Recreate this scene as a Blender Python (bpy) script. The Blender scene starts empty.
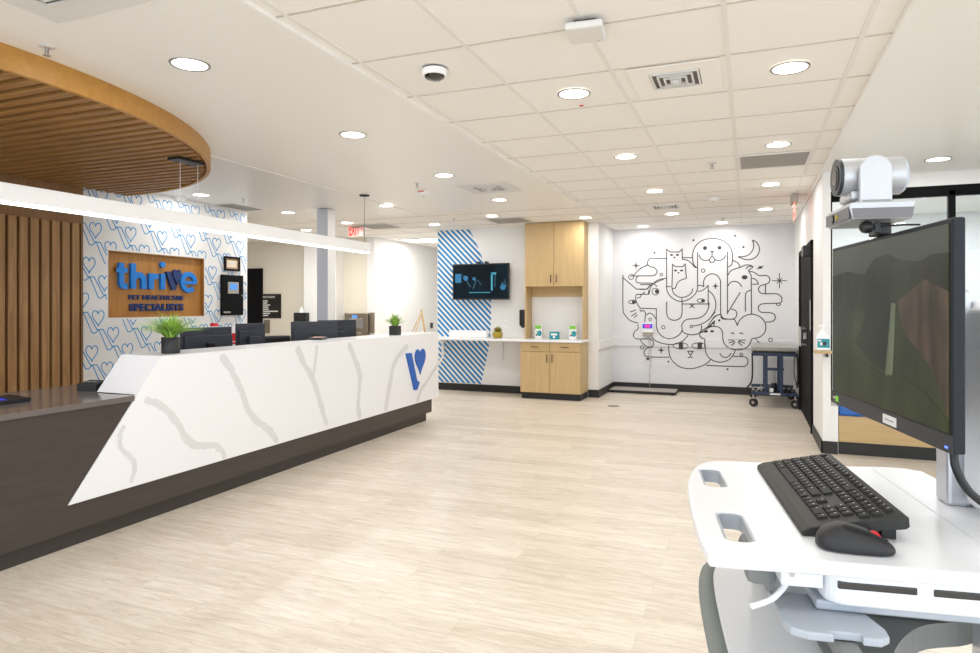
import bpy, bmesh, math, random
from mathutils import Vector, Matrix
random.seed(7)
PI = math.pi
SC = bpy.context.scene
COL = SC.collection
# ---------------------------------------------------------------- camera
F, HZ, EYE, TH = 653.3, 306.0, 1.43, math.radians(21.6)
CT, ST = math.cos(TH), math.sin(TH)
H = 2.74

def ray(u, v):
    r = (u-490)/F
    return Vector((-ST + r*CT, CT + r*ST, (HZ-v)/F))
def hit(u, v, axis, val):
    """point where the sight line through photo pixel (u,v) meets the plane axis=val"""
    d = ray(u, v); o = Vector((0, 0, EYE)); i = 'xyz'.index(axis)
    return o + d*((val-o[i])/d[i])

cam_d = bpy.data.cameras.new('camera'); cam = bpy.data.objects.new('camera', cam_d); COL.objects.link(cam)
cam_d.sensor_width = 36; cam_d.lens = F/980*36; cam_d.shift_y = -(326.5-HZ)/980; cam_d.clip_start = .02
cam.location = (0, 0, EYE); cam.rotation_euler = (PI/2, 0, TH)
SC.camera = cam
SC.view_settings.view_transform = 'Standard'; SC.view_settings.look = 'None'
SC.view_settings.gamma = 1; SC.view_settings.use_curve_mapping = False
SC.view_settings.exposure = 0.05

# ---------------------------------------------------------------- materials
def lin(c):
    if isinstance(c, str):
        c = [int(c[i:i+2], 16)/255 for i in (0, 2, 4)]
    return tuple((x/12.92 if x <= .04045 else ((x+.055)/1.055)**2.4) for x in c) + (1,)
def base_mat(name):
    m = bpy.data.materials.new(name); m.use_nodes = True
    nt = m.node_tree
    return m, nt, nt.nodes['Principled BSDF']
def mat(name, col, rough=.5, metal=0, noise=.04, scale=30, bump=0, coat=0, spec=.5):
    m, nt, b = base_mat(name)
    c = lin(col)
    b.inputs['Roughness'].default_value = rough; b.inputs['Metallic'].default_value = metal
    b.inputs['Coat Weight'].default_value = coat; b.inputs['Specular IOR Level'].default_value = spec
    tc = nt.nodes.new('ShaderNodeTexCoord'); n = nt.nodes.new('ShaderNodeTexNoise')
    n.inputs['Scale'].default_value = scale; n.inputs['Detail'].default_value = 3
    nt.links.new(tc.outputs['Object'], n.inputs['Vector'])
    r = nt.nodes.new('ShaderNodeMix'); r.data_type = 'RGBA'
    r.inputs[6].default_value = tuple(x*(1-noise) for x in c[:3])+(1,)
    r.inputs[7].default_value = tuple(min(1, x*(1+noise)) for x in c[:3])+(1,)
    nt.links.new(n.outputs['Fac'], r.inputs[0]); nt.links.new(r.outputs[2], b.inputs['Base Color'])
    if bump:
        bp = nt.nodes.new('ShaderNodeBump'); bp.inputs['Strength'].default_value = bump; bp.inputs['Distance'].default_value = .002
        nt.links.new(n.outputs['Fac'], bp.inputs['Height']); nt.links.new(bp.outputs['Normal'], b.inputs['Normal'])
    return m
def emit(name, col, s):
    m, nt, b = base_mat(name)
    b.inputs['Base Color'].default_value = lin(col); b.inputs['Emission Color'].default_value = lin(col)
    b.inputs['Emission Strength'].default_value = s; b.inputs['Roughness'].default_value = .4
    return m
def wood(name, c1, c2, axis='z', rough=.45, scale=14, stretch=.06):
    """grain running along one axis: noise squeezed across it"""
    m, nt, b = base_mat(name)
    tc = nt.nodes.new('ShaderNodeTexCoord'); mp = nt.nodes.new('ShaderNodeMapping')
    s = [1, 1, 1]; s['xyz'.index(axis)] = stretch; mp.inputs['Scale'].default_value = s
    n = nt.nodes.new('ShaderNodeTexNoise'); n.inputs['Scale'].default_value = scale*2.2; n.inputs['Detail'].default_value = 6; n.inputs['Roughness'].default_value = .65
    n.inputs['Distortion'].default_value = .6
    cr = nt.nodes.new('ShaderNodeValToRGB'); cr.color_ramp.elements[0].position = .3; cr.color_ramp.elements[1].position = .72
    cr.color_ramp.elements[0].color = lin(c1); cr.color_ramp.elements[1].color = lin(c2)
    L = nt.links.new
    L(tc.outputs['Object'], mp.inputs['Vector']); L(mp.outputs['Vector'], n.inputs['Vector'])
    L(n.outputs['Fac'], cr.inputs['Fac']); L(cr.outputs['Color'], b.inputs['Base Color'])
    b.inputs['Roughness'].default_value = rough
    return m
def floor_mat():
    m, nt, b = base_mat('vinyl planks'); L = nt.links.new
    tc = nt.nodes.new('ShaderNodeTexCoord')
    def brick(c1, c2, mort):
        k = nt.nodes.new('ShaderNodeTexBrick'); k.offset = .37; k.offset_frequency = 2
        k.inputs['Scale'].default_value = 1; k.inputs['Brick Width'].default_value = 1.22; k.inputs['Row Height'].default_value = .152
        k.inputs['Mortar Size'].default_value = .0009; k.inputs['Mortar Smooth'].default_value = .1
        k.inputs['Color1'].default_value = c1; k.inputs['Color2'].default_value = c2; k.inputs['Mortar'].default_value = mort
        L(tc.outputs['Object'], k.inputs['Vector']); return k
    k = brick(lin('d9cfc0'), lin('e8dfd2'), lin('c6bbaa'))
    idk = brick((0, 0, 0, 1), (1, 1, 1, 1), (.5, .5, .5, 1))
    ad = nt.nodes.new('ShaderNodeVectorMath'); ad.operation = 'MULTIPLY_ADD'; ad.inputs[1].default_value = (1, 1, 1)
    sc = nt.nodes.new('ShaderNodeVectorMath'); sc.operation = 'SCALE'; sc.inputs['Scale'].default_value = 9
    L(idk.outputs['Color'], sc.inputs[0]); L(tc.outputs['Object'], ad.inputs[0]); L(sc.outputs[0], ad.inputs[2])
    mp = nt.nodes.new('ShaderNodeMapping'); mp.inputs['Scale'].default_value = (.13, 1, 1); L(ad.outputs[0], mp.inputs['Vector'])
    n = nt.nodes.new('ShaderNodeTexNoise'); n.inputs['Scale'].default_value = 30; n.inputs['Detail'].default_value = 9; n.inputs['Roughness'].default_value = .78; n.inputs['Distortion'].default_value = .8
    L(mp.outputs['Vector'], n.inputs['Vector'])
    cr = nt.nodes.new('ShaderNodeValToRGB'); cr.color_ramp.elements[0].position = .28; cr.color_ramp.elements[1].position = .62
    cr.color_ramp.elements[0].color = lin('b9a890'); cr.color_ramp.elements[1].color = lin('ffffff')
    L(n.outputs['Fac'], cr.inputs['Fac'])
    mx = nt.nodes.new('ShaderNodeMix'); mx.data_type = 'RGBA'; mx.blend_type = 'MULTIPLY'; mx.inputs[0].default_value = .68
    L(k.outputs['Color'], mx.inputs[6]); L(cr.outputs['Color'], mx.inputs[7]); L(mx.outputs[2], b.inputs['Base Color'])
    b.inputs['Roughness'].default_value = .34
    return m
def stripe_mat():
    """45 degree blue and white stripes in wall coordinates"""
    m, nt, b = base_mat('blue diagonal stripes'); L = nt.links.new
    tc = nt.nodes.new('ShaderNodeTexCoord'); sp = nt.nodes.new('ShaderNodeSeparateXYZ'); L(tc.outputs['Object'], sp.inputs[0])
    a = nt.nodes.new('ShaderNodeMath'); a.operation = 'ADD'; L(sp.outputs['X'], a.inputs[0]); L(sp.outputs['Z'], a.inputs[1])
    d = nt.nodes.new('ShaderNodeMath'); d.operation = 'DIVIDE'; d.inputs[1].default_value = .098; L(a.outputs[0], d.inputs[0])
    f = nt.nodes.new('ShaderNodeMath'); f.operation = 'FRACT'; L(d.outputs[0], f.inputs[0])
    g = nt.nodes.new('ShaderNodeMath'); g.operation = 'GREATER_THAN'; g.inputs[1].default_value = .46; L(f.outputs[0], g.inputs[0])
    mx = nt.nodes.new('ShaderNodeMix'); mx.data_type = 'RGBA'; mx.inputs[6].default_value = lin('ece9e2'); mx.inputs[7].default_value = lin('0b7cbc')
    L(g.outputs[0], mx.inputs[0]); L(mx.outputs[2], b.inputs['Base Color']); b.inputs['Roughness'].default_value = .5
    return m
def glass_mat():
    m, nt, b = base_mat('clear glass'); L = nt.links.new
    b.inputs['Base Color'].default_value = (.93, .97, 1, 1); b.inputs['Roughness'].default_value = .02
    t = nt.nodes.new('ShaderNodeBsdfTransparent'); t.inputs['Color'].default_value = (.9, .95, .98, 1)
    g = nt.nodes.new('ShaderNodeBsdfGlossy'); g.inputs['Roughness'].default_value = .02
    mx = nt.nodes.new('ShaderNodeMixShader'); fr = nt.nodes.new('ShaderNodeFresnel'); fr.inputs['IOR'].default_value = 1.5
    L(fr.outputs[0], mx.inputs[0]); L(t.outputs[0], mx.inputs[1]); L(g.outputs[0], mx.inputs[2])
    L(mx.outputs[0], nt.nodes['Material Output'].inputs['Surface'])
    return m
def screen_mat(name, c1, c2, s, scale=6, squash=(1, 1, .35), rough=.25):
    m, nt, b = base_mat(name); L = nt.links.new
    tc = nt.nodes.new('ShaderNodeTexCoord'); mp = nt.nodes.new('ShaderNodeMapping'); mp.inputs['Scale'].default_value = squash
    n = nt.nodes.new('ShaderNodeTexNoise'); n.inputs['Scale'].default_value = scale; n.inputs['Detail'].default_value = 6
    cr = nt.nodes.new('ShaderNodeValToRGB'); cr.color_ramp.elements[0].position = .32; cr.color_ramp.elements[1].position = .7
    cr.color_ramp.elements[0].color = lin(c1); cr.color_ramp.elements[1].color = lin(c2)
    L(tc.outputs['Object'], mp.inputs['Vector']); L(mp.outputs['Vector'], n.inputs['Vector']); L(n.outputs['Fac'], cr.inputs['Fac'])
    L(cr.outputs['Color'], b.inputs['Emission Color']); b.inputs['Emission Strength'].default_value = s
    b.inputs['Base Color'].default_value = (.005, .005, .005, 1); b.inputs['Roughness'].default_value = rough; b.inputs['Specular IOR Level'].default_value = .1
    return m

M = dict(
    wall=mat('white wall paint', 'e9e8e6', .6, noise=.01), cool=mat('mural wall paint', 'e3e3e6', .6, noise=.01),
    beige=mat('beige wall paint', 'dfd8c8', .6, noise=.01), tile=mat('ceiling tile', 'f6f3ee', .85, noise=.02, scale=90, bump=.1),
    tbar_shade=mat('shaded ceiling grid cross bar', 'cbc5ba', .6, noise=.01), tbar=mat('ceiling grid', 'ece9e3', .6, noise=.01), dry=mat('ceiling drywall paint', 'f4f2ed', .38, noise=.01),  # cross bar shadow is put into its darker grey
    floor=floor_mat(), black=mat('black rubber base', '1b1a19', .5), frame=mat('black metal frame', '0d0d0f', .75, spec=.15),
    blackp=mat('black plastic', '17181b', .42), darkp=mat('dark grey plastic', '26282c', .45), navyp=mat('monitor shell plastic', '252a35', .45),
    oak=wood('pale oak laminate', 'bd9f6e', 'ccb081', 'z', .45), oakh=wood('pale oak laminate sideways', 'b89a6a', 'c8ad7f', 'x', .45),
    slat=wood('walnut tone slats', '8a633a', 'b88d5b', 'z', .5), slatd=wood('brown slat backing', '4a3220', '5c4029', 'z', .6),
    cslat=wood('canopy slats', '8a6236', 'ad8049', 'x', .5), fascia=wood('honey oak band', 'ae7c36', 'c08d43', 'x', .42, 10),
    cback=mat('canopy dark backing', '0e0a07', .8), header=wood('brown oak panel', '7a5836', '8d6841', 'z', .5),
    signw=wood('sign oak panel', 'a8702e', 'bd8640', 'z', .4), reveal=wood('shaded niche oak edge', '8a5c26', '9a6a30', 'z', .5),
    quartz=mat('white quartz', 'eeeef0', .22, noise=.01), vein=mat('grey quartz vein', 'dadadb', .22, noise=.04),
    dark=wood('dark grey laminate', '3b3430', '473f39', 'y', .42, 16, .08), kick=mat('charcoal kick plate', '3a3431', .45),
    dquartz=mat('taupe quartz top', '6c6461', .14, noise=.06, scale=60), logo=mat('royal blue acrylic', '1f5fb8', .35),
    sky=mat('bright blue letters', '0f7fd8', .4), navy=mat('navy letters', '17366f', .4), paper=mat('blue printed line', '2b93cf', .55),
    line=mat('mural ink', '3b3b3d', .6), stripes=stripe_mat(), white=mat('white plastic', 'f2f2f2', .35, noise=.01),
    whitem=mat('white enamel metal', 'e2e1de', .4, noise=.01), grey=mat('grey louvre metal', 'a8a39b', .6), greyd=mat('dark louvre gap', '6b6762', .7),
    chrome=mat('brushed nickel', 'b5b3b0', .3, 1), steel=mat('stainless steel', '8d8270', .35, .8), alu=mat('aluminium extrusion', 'c9ccd2', .35, .6),
    bulb=emit('lamp lens', 'fffaf2', 6), strip=emit('pendant lens', 'fbfcff', 3), panel=emit('troffer lens', 'fffdf6', 5),
    exitr=emit('exit letters', 'f02a14', 1.1), exitg=emit('red lit acrylic', 'f0907c', .7), exitp=mat('exit acrylic plate', 'f3dfda', .2), red=mat('red card', 'd3242b', .5),
    leaf=mat('artificial grass blade', 'a5cb58', .5, noise=.25, scale=40), leafd=mat('dark grass blade', '5f8f3a', .5, noise=.2), soil=mat('potting soil', '2a211b', .9),
    pot=mat('charcoal planter', '26272a', .55), blue=mat('blue vinyl', '1f5fae', .35), steelb=mat('blue enamel steel', '17304f', .4),
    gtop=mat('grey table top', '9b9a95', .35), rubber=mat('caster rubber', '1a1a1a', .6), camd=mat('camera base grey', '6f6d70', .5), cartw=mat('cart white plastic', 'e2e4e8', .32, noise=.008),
    cartg=mat('cart grey plastic', 'a9b0ba', .4), bumper=mat('bumper grey rubber', '7c837f', .6), cartd=mat('cart dark grey', '7d807f', .5),  # dark grey for the lever box, holder arm, liner and battery box
    key=mat('keycap plastic', '171718', .6, spec=.3), kb=mat('keyboard shell', '242322', .6, noise=.06, scale=300), legend=mat('key legend print', 'd5d5d5', .6),
    mouse=mat('mouse rubber', '1c1c1f', .5), glass=glass_mat(), silver=mat('silver camera shell', 'b9babd', .35, .5), lens=mat('lens glass', '0b0b0d', .08, coat=1),
    teal=mat('teal print', '1b8f9f', .5), green=mat('lime print', '7cc33c', .5), monc=mat('monitor casing', '1a1d24', .5, spec=.3), cream=mat('cream certificate', 'e6d6c2', .5), brownp=mat('brown certificate mat', 'a98763', .6),
    lcd=emit('blue lcd', '4f8fd8', .45), redled=emit('red digits', 'ff2a2a', 1.2), blueled=emit('blue display', '2036c8', .5),
    ochre=mat('olive yellow pot', 'a8922a', .5), orange=mat('orange bloom', 'c96a1e', .6), pine=mat('light pine', 'd9b98c', .5), pcard=mat('pink card', 'c98f80', .5),
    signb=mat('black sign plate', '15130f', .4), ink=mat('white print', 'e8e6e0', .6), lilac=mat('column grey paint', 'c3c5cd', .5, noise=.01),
    s_base=screen_mat('desktop picture meadow', '2c3320', '4a5430', .5, 14), s_sky=screen_mat('desktop picture sky', '454b3e', '5f6557', .5, 5),
    s_mtn=screen_mat('desktop picture ridge', '262b22', '3f4530', .5, 18), s_cliff=screen_mat('desktop picture cliff', '40372b', '75604c', .5, 26, (1, 1, .25)),
    s_fall=screen_mat('desktop picture waterfall', '6d755a', '939b7c', .5, 30, (1, 1, .1)), s_shade=screen_mat('desktop picture dark slope', '20251a', '363d28', .5, 14),
    t_base=screen_mat('television picture dark', '04080c', '0c2836', .8, 3), t_blue=emit('television blue', '1f6690', .35), t_cyan=emit('television cyan', '3f93ad', .35), t_dim=emit('television teal', '10394a', .6),
    skyled=emit('power light', '5a7bff', 1.5), sticker=mat('green sticker', '7fce2f', .5),
    seam=mat('plastic seam', 'c9ccd2', .5),
)

# ---------------------------------------------------------------- mesh builder
class MB:
    def __init__(s): s.v = []; s.f = []; s.m = []; s.mats = []; s.sm = []
    def mi(s, m):
        if m not in s.mats: s.mats.append(m)
        return s.mats.index(m)
    def add(s, vs, fs, m, smooth=False, mx=None):
        k = len(s.v); i = s.mi(m)
        s.v += [tuple(mx @ Vector(p)) if mx else tuple(p) for p in vs]
        for f in fs: s.f.append([k+j for j in f]); s.m.append(i); s.sm.append(smooth)
        return s
    def bm(s, bm, m, smooth=False, mx=None):
        bm.verts.index_update()
        s.add([v.co.copy() for v in bm.verts], [[v.index for v in f.verts] for f in bm.faces], m, smooth, mx); bm.free(); return s
    def box(s, x0, x1, y0, y1, z0, z1, m, bev=0, seg=2, mx=None):
        if bev:
            b = bmesh.new(); bmesh.ops.create_cube(b, size=1)
            for v in b.verts: v.co = Vector((x0+(v.co.x+.5)*(x1-x0), y0+(v.co.y+.5)*(y1-y0), z0+(v.co.z+.5)*(z1-z0)))
            bmesh.ops.bevel(b, geom=list(b.edges), offset=bev, segments=seg, profile=.5, affect='EDGES')
            return s.bm(b, m, False, mx)
        vs = [(x, y, z) for z in (z0, z1) for y in (y0, y1) for x in (x0, x1)]
        return s.add(vs, [(0, 2, 3, 1), (4, 5, 7, 6), (0, 1, 5, 4), (2, 6, 7, 3), (0, 4, 6, 2), (1, 3, 7, 5)], m, False, mx)
    def prism(s, outline, a, b, m, mx=None, holes=(), bev=0, seg=3, side=None):
        """outline (x,y) extruded from z=a to z=b; mx places it"""
        bb = bmesh.new(); es = []
        for lp in [outline]+list(holes):
            vs = [bb.verts.new((p[0], p[1], a)) for p in lp]
            es += [bb.edges.new((vs[i], vs[(i+1) % len(vs)])) for i in range(len(vs))]
        if holes: bmesh.ops.triangle_fill(bb, use_beauty=True, edges=es)
        else: bb.faces.new(list(bb.verts))
        bmesh.ops.recalc_face_normals(bb, faces=list(bb.faces))
        r = bmesh.ops.extrude_face_region(bb, geom=list(bb.faces))
        for g in r['geom']:
            if isinstance(g, bmesh.types.BMVert): g.co.z = b
        bmesh.ops.recalc_face_normals(bb, faces=list(bb.faces))
        if bev:
            ed = [e for e in bb.edges if len(e.link_faces) == 2 and e.calc_face_angle(0) > .9 and abs(e.verts[0].co.z-e.verts[1].co.z) < 1e-6]
            bmesh.ops.bevel(bb, geom=ed, offset=bev, segments=seg, profile=.5, affect='EDGES')
        return s.bm(bb, m, False, mx)
    def cyl(s, p0, p1, r0, m, r1=None, n=24, smooth=True, caps=True):
        p0, p1 = Vector(p0), Vector(p1); r1 = r0 if r1 is None else r1
        z = (p1-p0).normalized(); x = z.orthogonal().normalized(); y = z.cross(x)
        vs = [p0+(x*math.cos(2*PI*i/n)+y*math.sin(2*PI*i/n))*r0 for i in range(n)]+[p1+(x*math.cos(2*PI*i/n)+y*math.sin(2*PI*i/n))*r1 for i in range(n)]
        s.add(vs, [(i, (i+1) % n, n+(i+1) % n, n+i) for i in range(n)], m, smooth)
        if caps: s.add(vs, [list(range(n))[::-1], list(range(n, 2*n))], m)
        return s
    def lathe(s, c, prof, m, n=32, smooth=True):
        """profile of (radius, z) turned round the vertical axis through c"""
        vs = [(c[0]+r*math.cos(2*PI*i/n), c[1]+r*math.sin(2*PI*i/n), c[2]+z) for r, z in prof for i in range(n)]
        fs = [(k*n+i, k*n+(i+1) % n, (k+1)*n+(i+1) % n, (k+1)*n+i) for k in range(len(prof)-1) for i in range(n)]
        return s.add(vs, fs, m, smooth)
    def tube(s, pts, r, m, n=8):
        pts = [Vector(p) for p in pts]; vs = []; fs = []
        for i, p in enumerate(pts):
            t = (pts[min(i+1, len(pts)-1)]-pts[max(i-1, 0)]).normalized()
            x = t.cross(Vector((0, 0, 1)));  x = x.normalized() if x.length > .05 else t.orthogonal().normalized(); y = t.cross(x)
            vs += [p+(x*math.cos(2*PI*k/n)+y*math.sin(2*PI*k/n))*r for k in range(n)]
        for i in range(len(pts)-1): fs += [(i*n+k, i*n+(k+1) % n, (i+1)*n+(k+1) % n, (i+1)*n+k) for k in range(n)]
        fs += [list(range(n))[::-1], list(range((len(pts)-1)*n, len(pts)*n))]
        return s.add(vs, fs, m, True)
    def stroke(s, pts, w, a, b, m, mx, rnd=8, closed=False):
        """flat raised line of width w along 2D pts, from height a to b; mx maps (x,y,height) to the place"""
        P = [Vector(p) for p in pts]; n = len(P); L = []; R = []
        for i in range(n):
            if closed: t0 = P[i]-P[i-1]; t1 = P[(i+1) % n]-P[i]
            else: t0 = P[i]-P[max(i-1, 0)] if i else P[1]-P[0]; t1 = P[i+1]-P[i] if i < n-1 else t0
            t0 = t0.normalized() if t0.length else t1.normalized(); t1 = t1.normalized() if t1.length else t0
            n0 = Vector((-t0.y, t0.x)); n1 = Vector((-t1.y, t1.x)); q = n0+n1
            q = q/max(.35, q.length_squared/2) if q.length > 1e-6 else n1
            ww = w[i] if isinstance(w, (list, tuple)) else w
            L.append(P[i]+q*ww/2); R.append(P[i]-q*ww/2)
        k = range(n if closed else n-1)
        s.lift = (getattr(s, 'lift', 0)+1) % 12; b = b+s.lift*(b-a)*.012
        vs = [(p.x, p.y, z) for z in (a, b) for p in L+R]; N = 2*n; fs = []
        for i in k:
            j = (i+1) % n
            fs += [(N+i, N+n+i, N+n+j, N+j), (i, j, N+j, N+i), (n+i, N+n+i, N+n+j, n+j)]
        s.add(vs, fs, m, False, mx)
        if rnd and not closed:
            for p in (P[0], P[-1]): s.disc(p, (w if not isinstance(w, (list, tuple)) else w[0])/2, a, b, m, mx, rnd*2)
        return s
    def disc(s, c, r, a, b, m, mx, n=16, sx=1, sy=1):
        return s.prism([(c[0]+r*sx*math.cos(2*PI*i/n), c[1]+r*sy*math.sin(2*PI*i/n)) for i in range(n)], a, b, m, mx)
    def build(s, name, parent=None, loc=None, rot=None, **props):
        me = bpy.data.meshes.new(name)
        o0 = Vector(loc) if (loc is not None and parent is None) else None
        me.from_pydata([tuple(Vector(p)-o0) if o0 is not None else p for p in s.v], [], s.f)
        for m in s.mats: me.materials.append(m)
        me.polygons.foreach_set('material_index', s.m); me.polygons.foreach_set('use_smooth', s.sm)
        b = bmesh.new(); b.from_mesh(me); bmesh.ops.recalc_face_normals(b, faces=list(b.faces)); b.to_mesh(me); b.free()
        o = bpy.data.objects.new(name, me); COL.objects.link(o)
        if parent:
            o.parent = parent
        elif o0 is not None: o.location = o0
        if rot is not None: o.rotation_euler.z = rot
        for k, v in props.items(): o[k] = v
        return o
def thing(name, label, cat, loc=(0, 0, 0), rz=0, group=None):
    o = bpy.data.objects.new(name, None); COL.objects.link(o); o.location = loc; o.rotation_euler.z = rz; o.empty_display_size = .1
    o['label'] = label; o['category'] = cat
    if group: o['group'] = group
    return o
def tag(o, label, cat, group=None):
    o['label'] = label; o['category'] = cat
    if group: o['group'] = group
    return o
def dup(root, loc, label, group=None, rz=None):
    r = root.copy(); COL.objects.link(r); r.location = loc; r['label'] = label
    if rz is not None: r.rotation_euler.z = rz
    if group: r['group'] = group
    for ch in root.children:
        c = ch.copy(); COL.objects.link(c); c.parent = r
        for g in ch.children:
            d = g.copy(); COL.objects.link(d); d.parent = c
    return r
def struct(mb, name, loc=None): return mb.build(name, loc=loc, kind='structure')
def frame(origin, xa, ya):
    """matrix with given origin, x axis and y axis; z axis is the surface normal"""
    x, y = Vector(xa), Vector(ya); z = x.cross(y)
    m = Matrix.Identity(4)
    for i in range(3): m[i][0], m[i][1], m[i][2], m[i][3] = x[i], y[i], z[i], origin[i]
    return m
def smooth(pts, k=5, closed=False):
    P = [Vector(p) for p in pts]; n = len(P)
    if n < 3: return P
    out = []
    for i in range(n if closed else n-1):
        a, b, c, d = (P[(i+j-1) % n] for j in range(4)) if closed else (P[max(i-1, 0)], P[i], P[i+1], P[min(i+2, n-1)])
        for j in range(k):
            t = j/k
            out.append(.5*((2*b)+(c-a)*t+(2*a-5*b+4*c-d)*t*t+(3*b-a-3*c+d)*t**3))
    if not closed: out.append(P[-1])
    return out
def rrect(x0, x1, y0, y1, r, n=6):
    o = []
    for cx, cy, a in ((x1-r, y1-r, 0), (x0+r, y1-r, 90), (x0+r, y0+r, 180), (x1-r, y0+r, 270)):
        o += [(cx+r*math.cos(math.radians(a+90*i/n)), cy+r*math.sin(math.radians(a+90*i/n))) for i in range(n+1)]
    return o
def heart(w, h, n=28):
    """heart outline centred on 0, tip at the bottom"""
    o = []
    for i in range(n):
        t = 2*PI*i/n
        x = 16*math.sin(t)**3; y = 13*math.cos(t)-5*math.cos(2*t)-2*math.cos(3*t)-math.cos(4*t)
        o.append((x/32*w, (y+2.5)/29*h))
    return o
def text(mb, string, m, mx, width=None, height=None, depth=.004, bold=0.0, align='LEFT', spacing=1.0):
    cu = bpy.data.curves.new('lettering', 'FONT'); cu.body = string; cu.size = 1; cu.extrude = .5; cu.offset = bold; cu.space_character = spacing
    o = bpy.data.objects.new('lettering', cu); COL.objects.link(o)
    dg = bpy.context.evaluated_depsgraph_get(); me = bpy.data.meshes.new_from_object(o.evaluated_get(dg))
    bpy.data.objects.remove(o); bpy.data.curves.remove(cu)
    xs = [v.co.x for v in me.vertices]; ys = [v.co.y for v in me.vertices]
    x0, x1, y0, y1 = min(xs), max(xs), min(ys), max(ys)
    sy = height/(y1-y0) if height else None; sx = width/(x1-x0) if width else sy
    sy = sy or sx
    vs = [((v.co.x-x0)*sx, (v.co.y-y0)*sy, (v.co.z+.5)*depth) for v in me.vertices]
    mb.add(vs, [list(p.vertices) for p in me.polygons], m, False, mx)
    bpy.data.meshes.remove(me)

# ================================================================= SETTING
WX = -6.30      # lettered wall plane
b = MB(); b.box(-11, 5, -3, 13.8, -.1, 0, M['floor']); struct(b, 'floor')
# ceilings
b = MB()
b.box(-2.02, .66, -3, 11.3, H, H+.05, M['tile']); b.box(-11, -2.02, 8.1, 13.8, H, H+.05, M['tile'])
X0, Y0, TP = -.10, 3.62, .612
for i in range(-20, 3):
    x = X0+i*TP
    if x > -2.02: b.box(x-.012, x+.012, -3, 11.3, H-.004, H, M['tbar'])
    else: b.box(x-.012, x+.012, 8.1, 13.8, H-.004, H, M['tbar'])
for j in range(-11, 17):
    y = Y0+j*TP
    if y < 11.3: b.box(-2.02, .66, y-.007, y+.007, H-.0034, H, M['tbar_shade'])
    if y > 8.1: b.box(-11, -2.02, y-.007, y+.007, H-.0034, H, M['tbar_shade'])
struct(b, 'ceiling_tiles')
b = MB(); b.box(-4.3, -2.02, -3, 8.1, H-.012, H+.05, M['dry']); b.box(-11, -4.3, -3, 8.1, H-.02, H+.05, M['dry']); struct(b, 'ceiling_left')
b = MB(); b.box(.66, 5, -3, 7.55, H-.01, H+.05, M['dry']); b.box(.74, 5, 7.55, 10.8, H-.01, H+.05, M['dry']); struct(b, 'ceiling_right')
b = MB(); b.box(-2.05, -1.99, -3, 8.1, H-.02, H+.02, M['dry'], .004); struct(b, 'trim_1')
b = MB(); b.box(.64, .668, -3, 11.3, H-.025, H+.02, M['dry'], .004); struct(b, 'trim_2')

# lettered wall with its niche and printed line pattern
NY0, NY1, NZ0, NZ1 = 4.94, 6.25, 1.305, 2.02
b = MB()
fl = frame((WX, 0, 0), (0, 1, 0), (0, 0, 1))
b.prism([(-1, 0), (7.0, 0), (7.0, H), (-1, H)], -.2, 0, M['wall'], fl, [[(NY0, NZ0), (NY1, NZ0), (NY1, NZ1), (NY0, NZ1)]])
def keep(p): return 4.60 < p.x < 6.985 and .02 < p.y < H-.05 and not (NY0-.012 < p.x < NY1+.012 and NZ0-.012 < p.y < NZ1+.012)
def wall_line(pts, w=.0105):
    P = [Vector(p) for p in pts]; run = []
    for i in range(len(P)-1):
        n = max(1, int((P[i+1]-P[i]).length/.012))
        for k in range(n+(i == len(P)-2)):
            q = P[i].lerp(P[i+1], k/n)
            if keep(q): run.append(q)
            else:
                if len(run) > 1: b.stroke(run, w, .0002, .0012, M['paper'], fl, 0)
                run = []
    if len(run) > 1: b.stroke(run, w, .0002, .0012, M['paper'], fl, 0)
va, vb = Vector((.415, 0)), Vector((.172, -.182))
for n in range(-12, 10):
    for k in range(-4, 15):
        c = Vector((5.21, 2.212))+va*n+vb*k
        if not (4.4 < c.x < 7.3 and -.2 < c.y < 3): continue
        hh = [c+Vector(p) for p in heart(.135, .165, 22)]
        wall_line(hh+hh[:1])
        tl, tr, bl, bb_, br = (c+Vector(p) for p in ((-.165, .064), (-.118, .064), (-.068, -.150), (-.038, -.155), (.007, -.118)))
        wall_line([tl, tr, br+Vector((-.02, .0)), br]); wall_line([tl, bl, bb_, br])
struct(b, 'wall_left')

# beige rear walls, corridor
b = MB(); b.box(-11, -6.75, 10.7, 10.9, 0, H, M['beige']); struct(b, 'wall_rear_left')
b = MB(); b.box(-8.02, -7.28, 10.45, 10.7, 0, H, M['wall']); struct(b, 'wall_rear_pier')  # brighter lighting on the pier put into its paler wall colour
b = MB(); b.box(-6.75, -6.6, 10.7, 13.6, 0, H, M['wall']); b.box(-6.6, -6.585, 10.72, 13.6, 0, .1, M['wall']); struct(b, 'wall_corridor')
b = MB(); b.box(-6.75, -4.9, 13.6, 13.8, 0, H, M['wall']); struct(b, 'wall_corridor_end')
b = MB(); b.box(-4.97, -2.18, 10.1, 13.8, 0, H, M['wall']); struct(b, 'wall_television')
b = MB(); b.box(-2.18, .90, 11.3, 11.5, 0, H, M['cool']); struct(b, 'wall_mural')
b = MB(); b.box(.67, .74, 7.1, 8.1, 0, H, M['wall']); b.box(.67, .74, 8.1, 10.0, 2.17, H, M['wall']); b.box(.67, .74, 10.0, 11.3, 0, H, M['wall']); struct(b, 'wall_right')
b = MB(); b.box(.74, 5, 10.8, 11, 0, H, M['wall']); b.box(.74, .8, 7.6, 10.8, 0, H, M['wall']); struct(b, 'wall_glazed_room')
b = MB(); b.box(5, 5.2, 4.2, 11, 0, H, M['wall']); b.box(5, 5.2, -3, 4.2, 2.5, H, M['wall']); b.box(5, 5.2, -3, 4.2, 0, .3, M['wall']); struct(b, 'wall_far_right')
b = MB(); b.box(-11.2, -11, -3, 13.8, 0, H, M['wall']); struct(b, 'wall_far_left')
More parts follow.
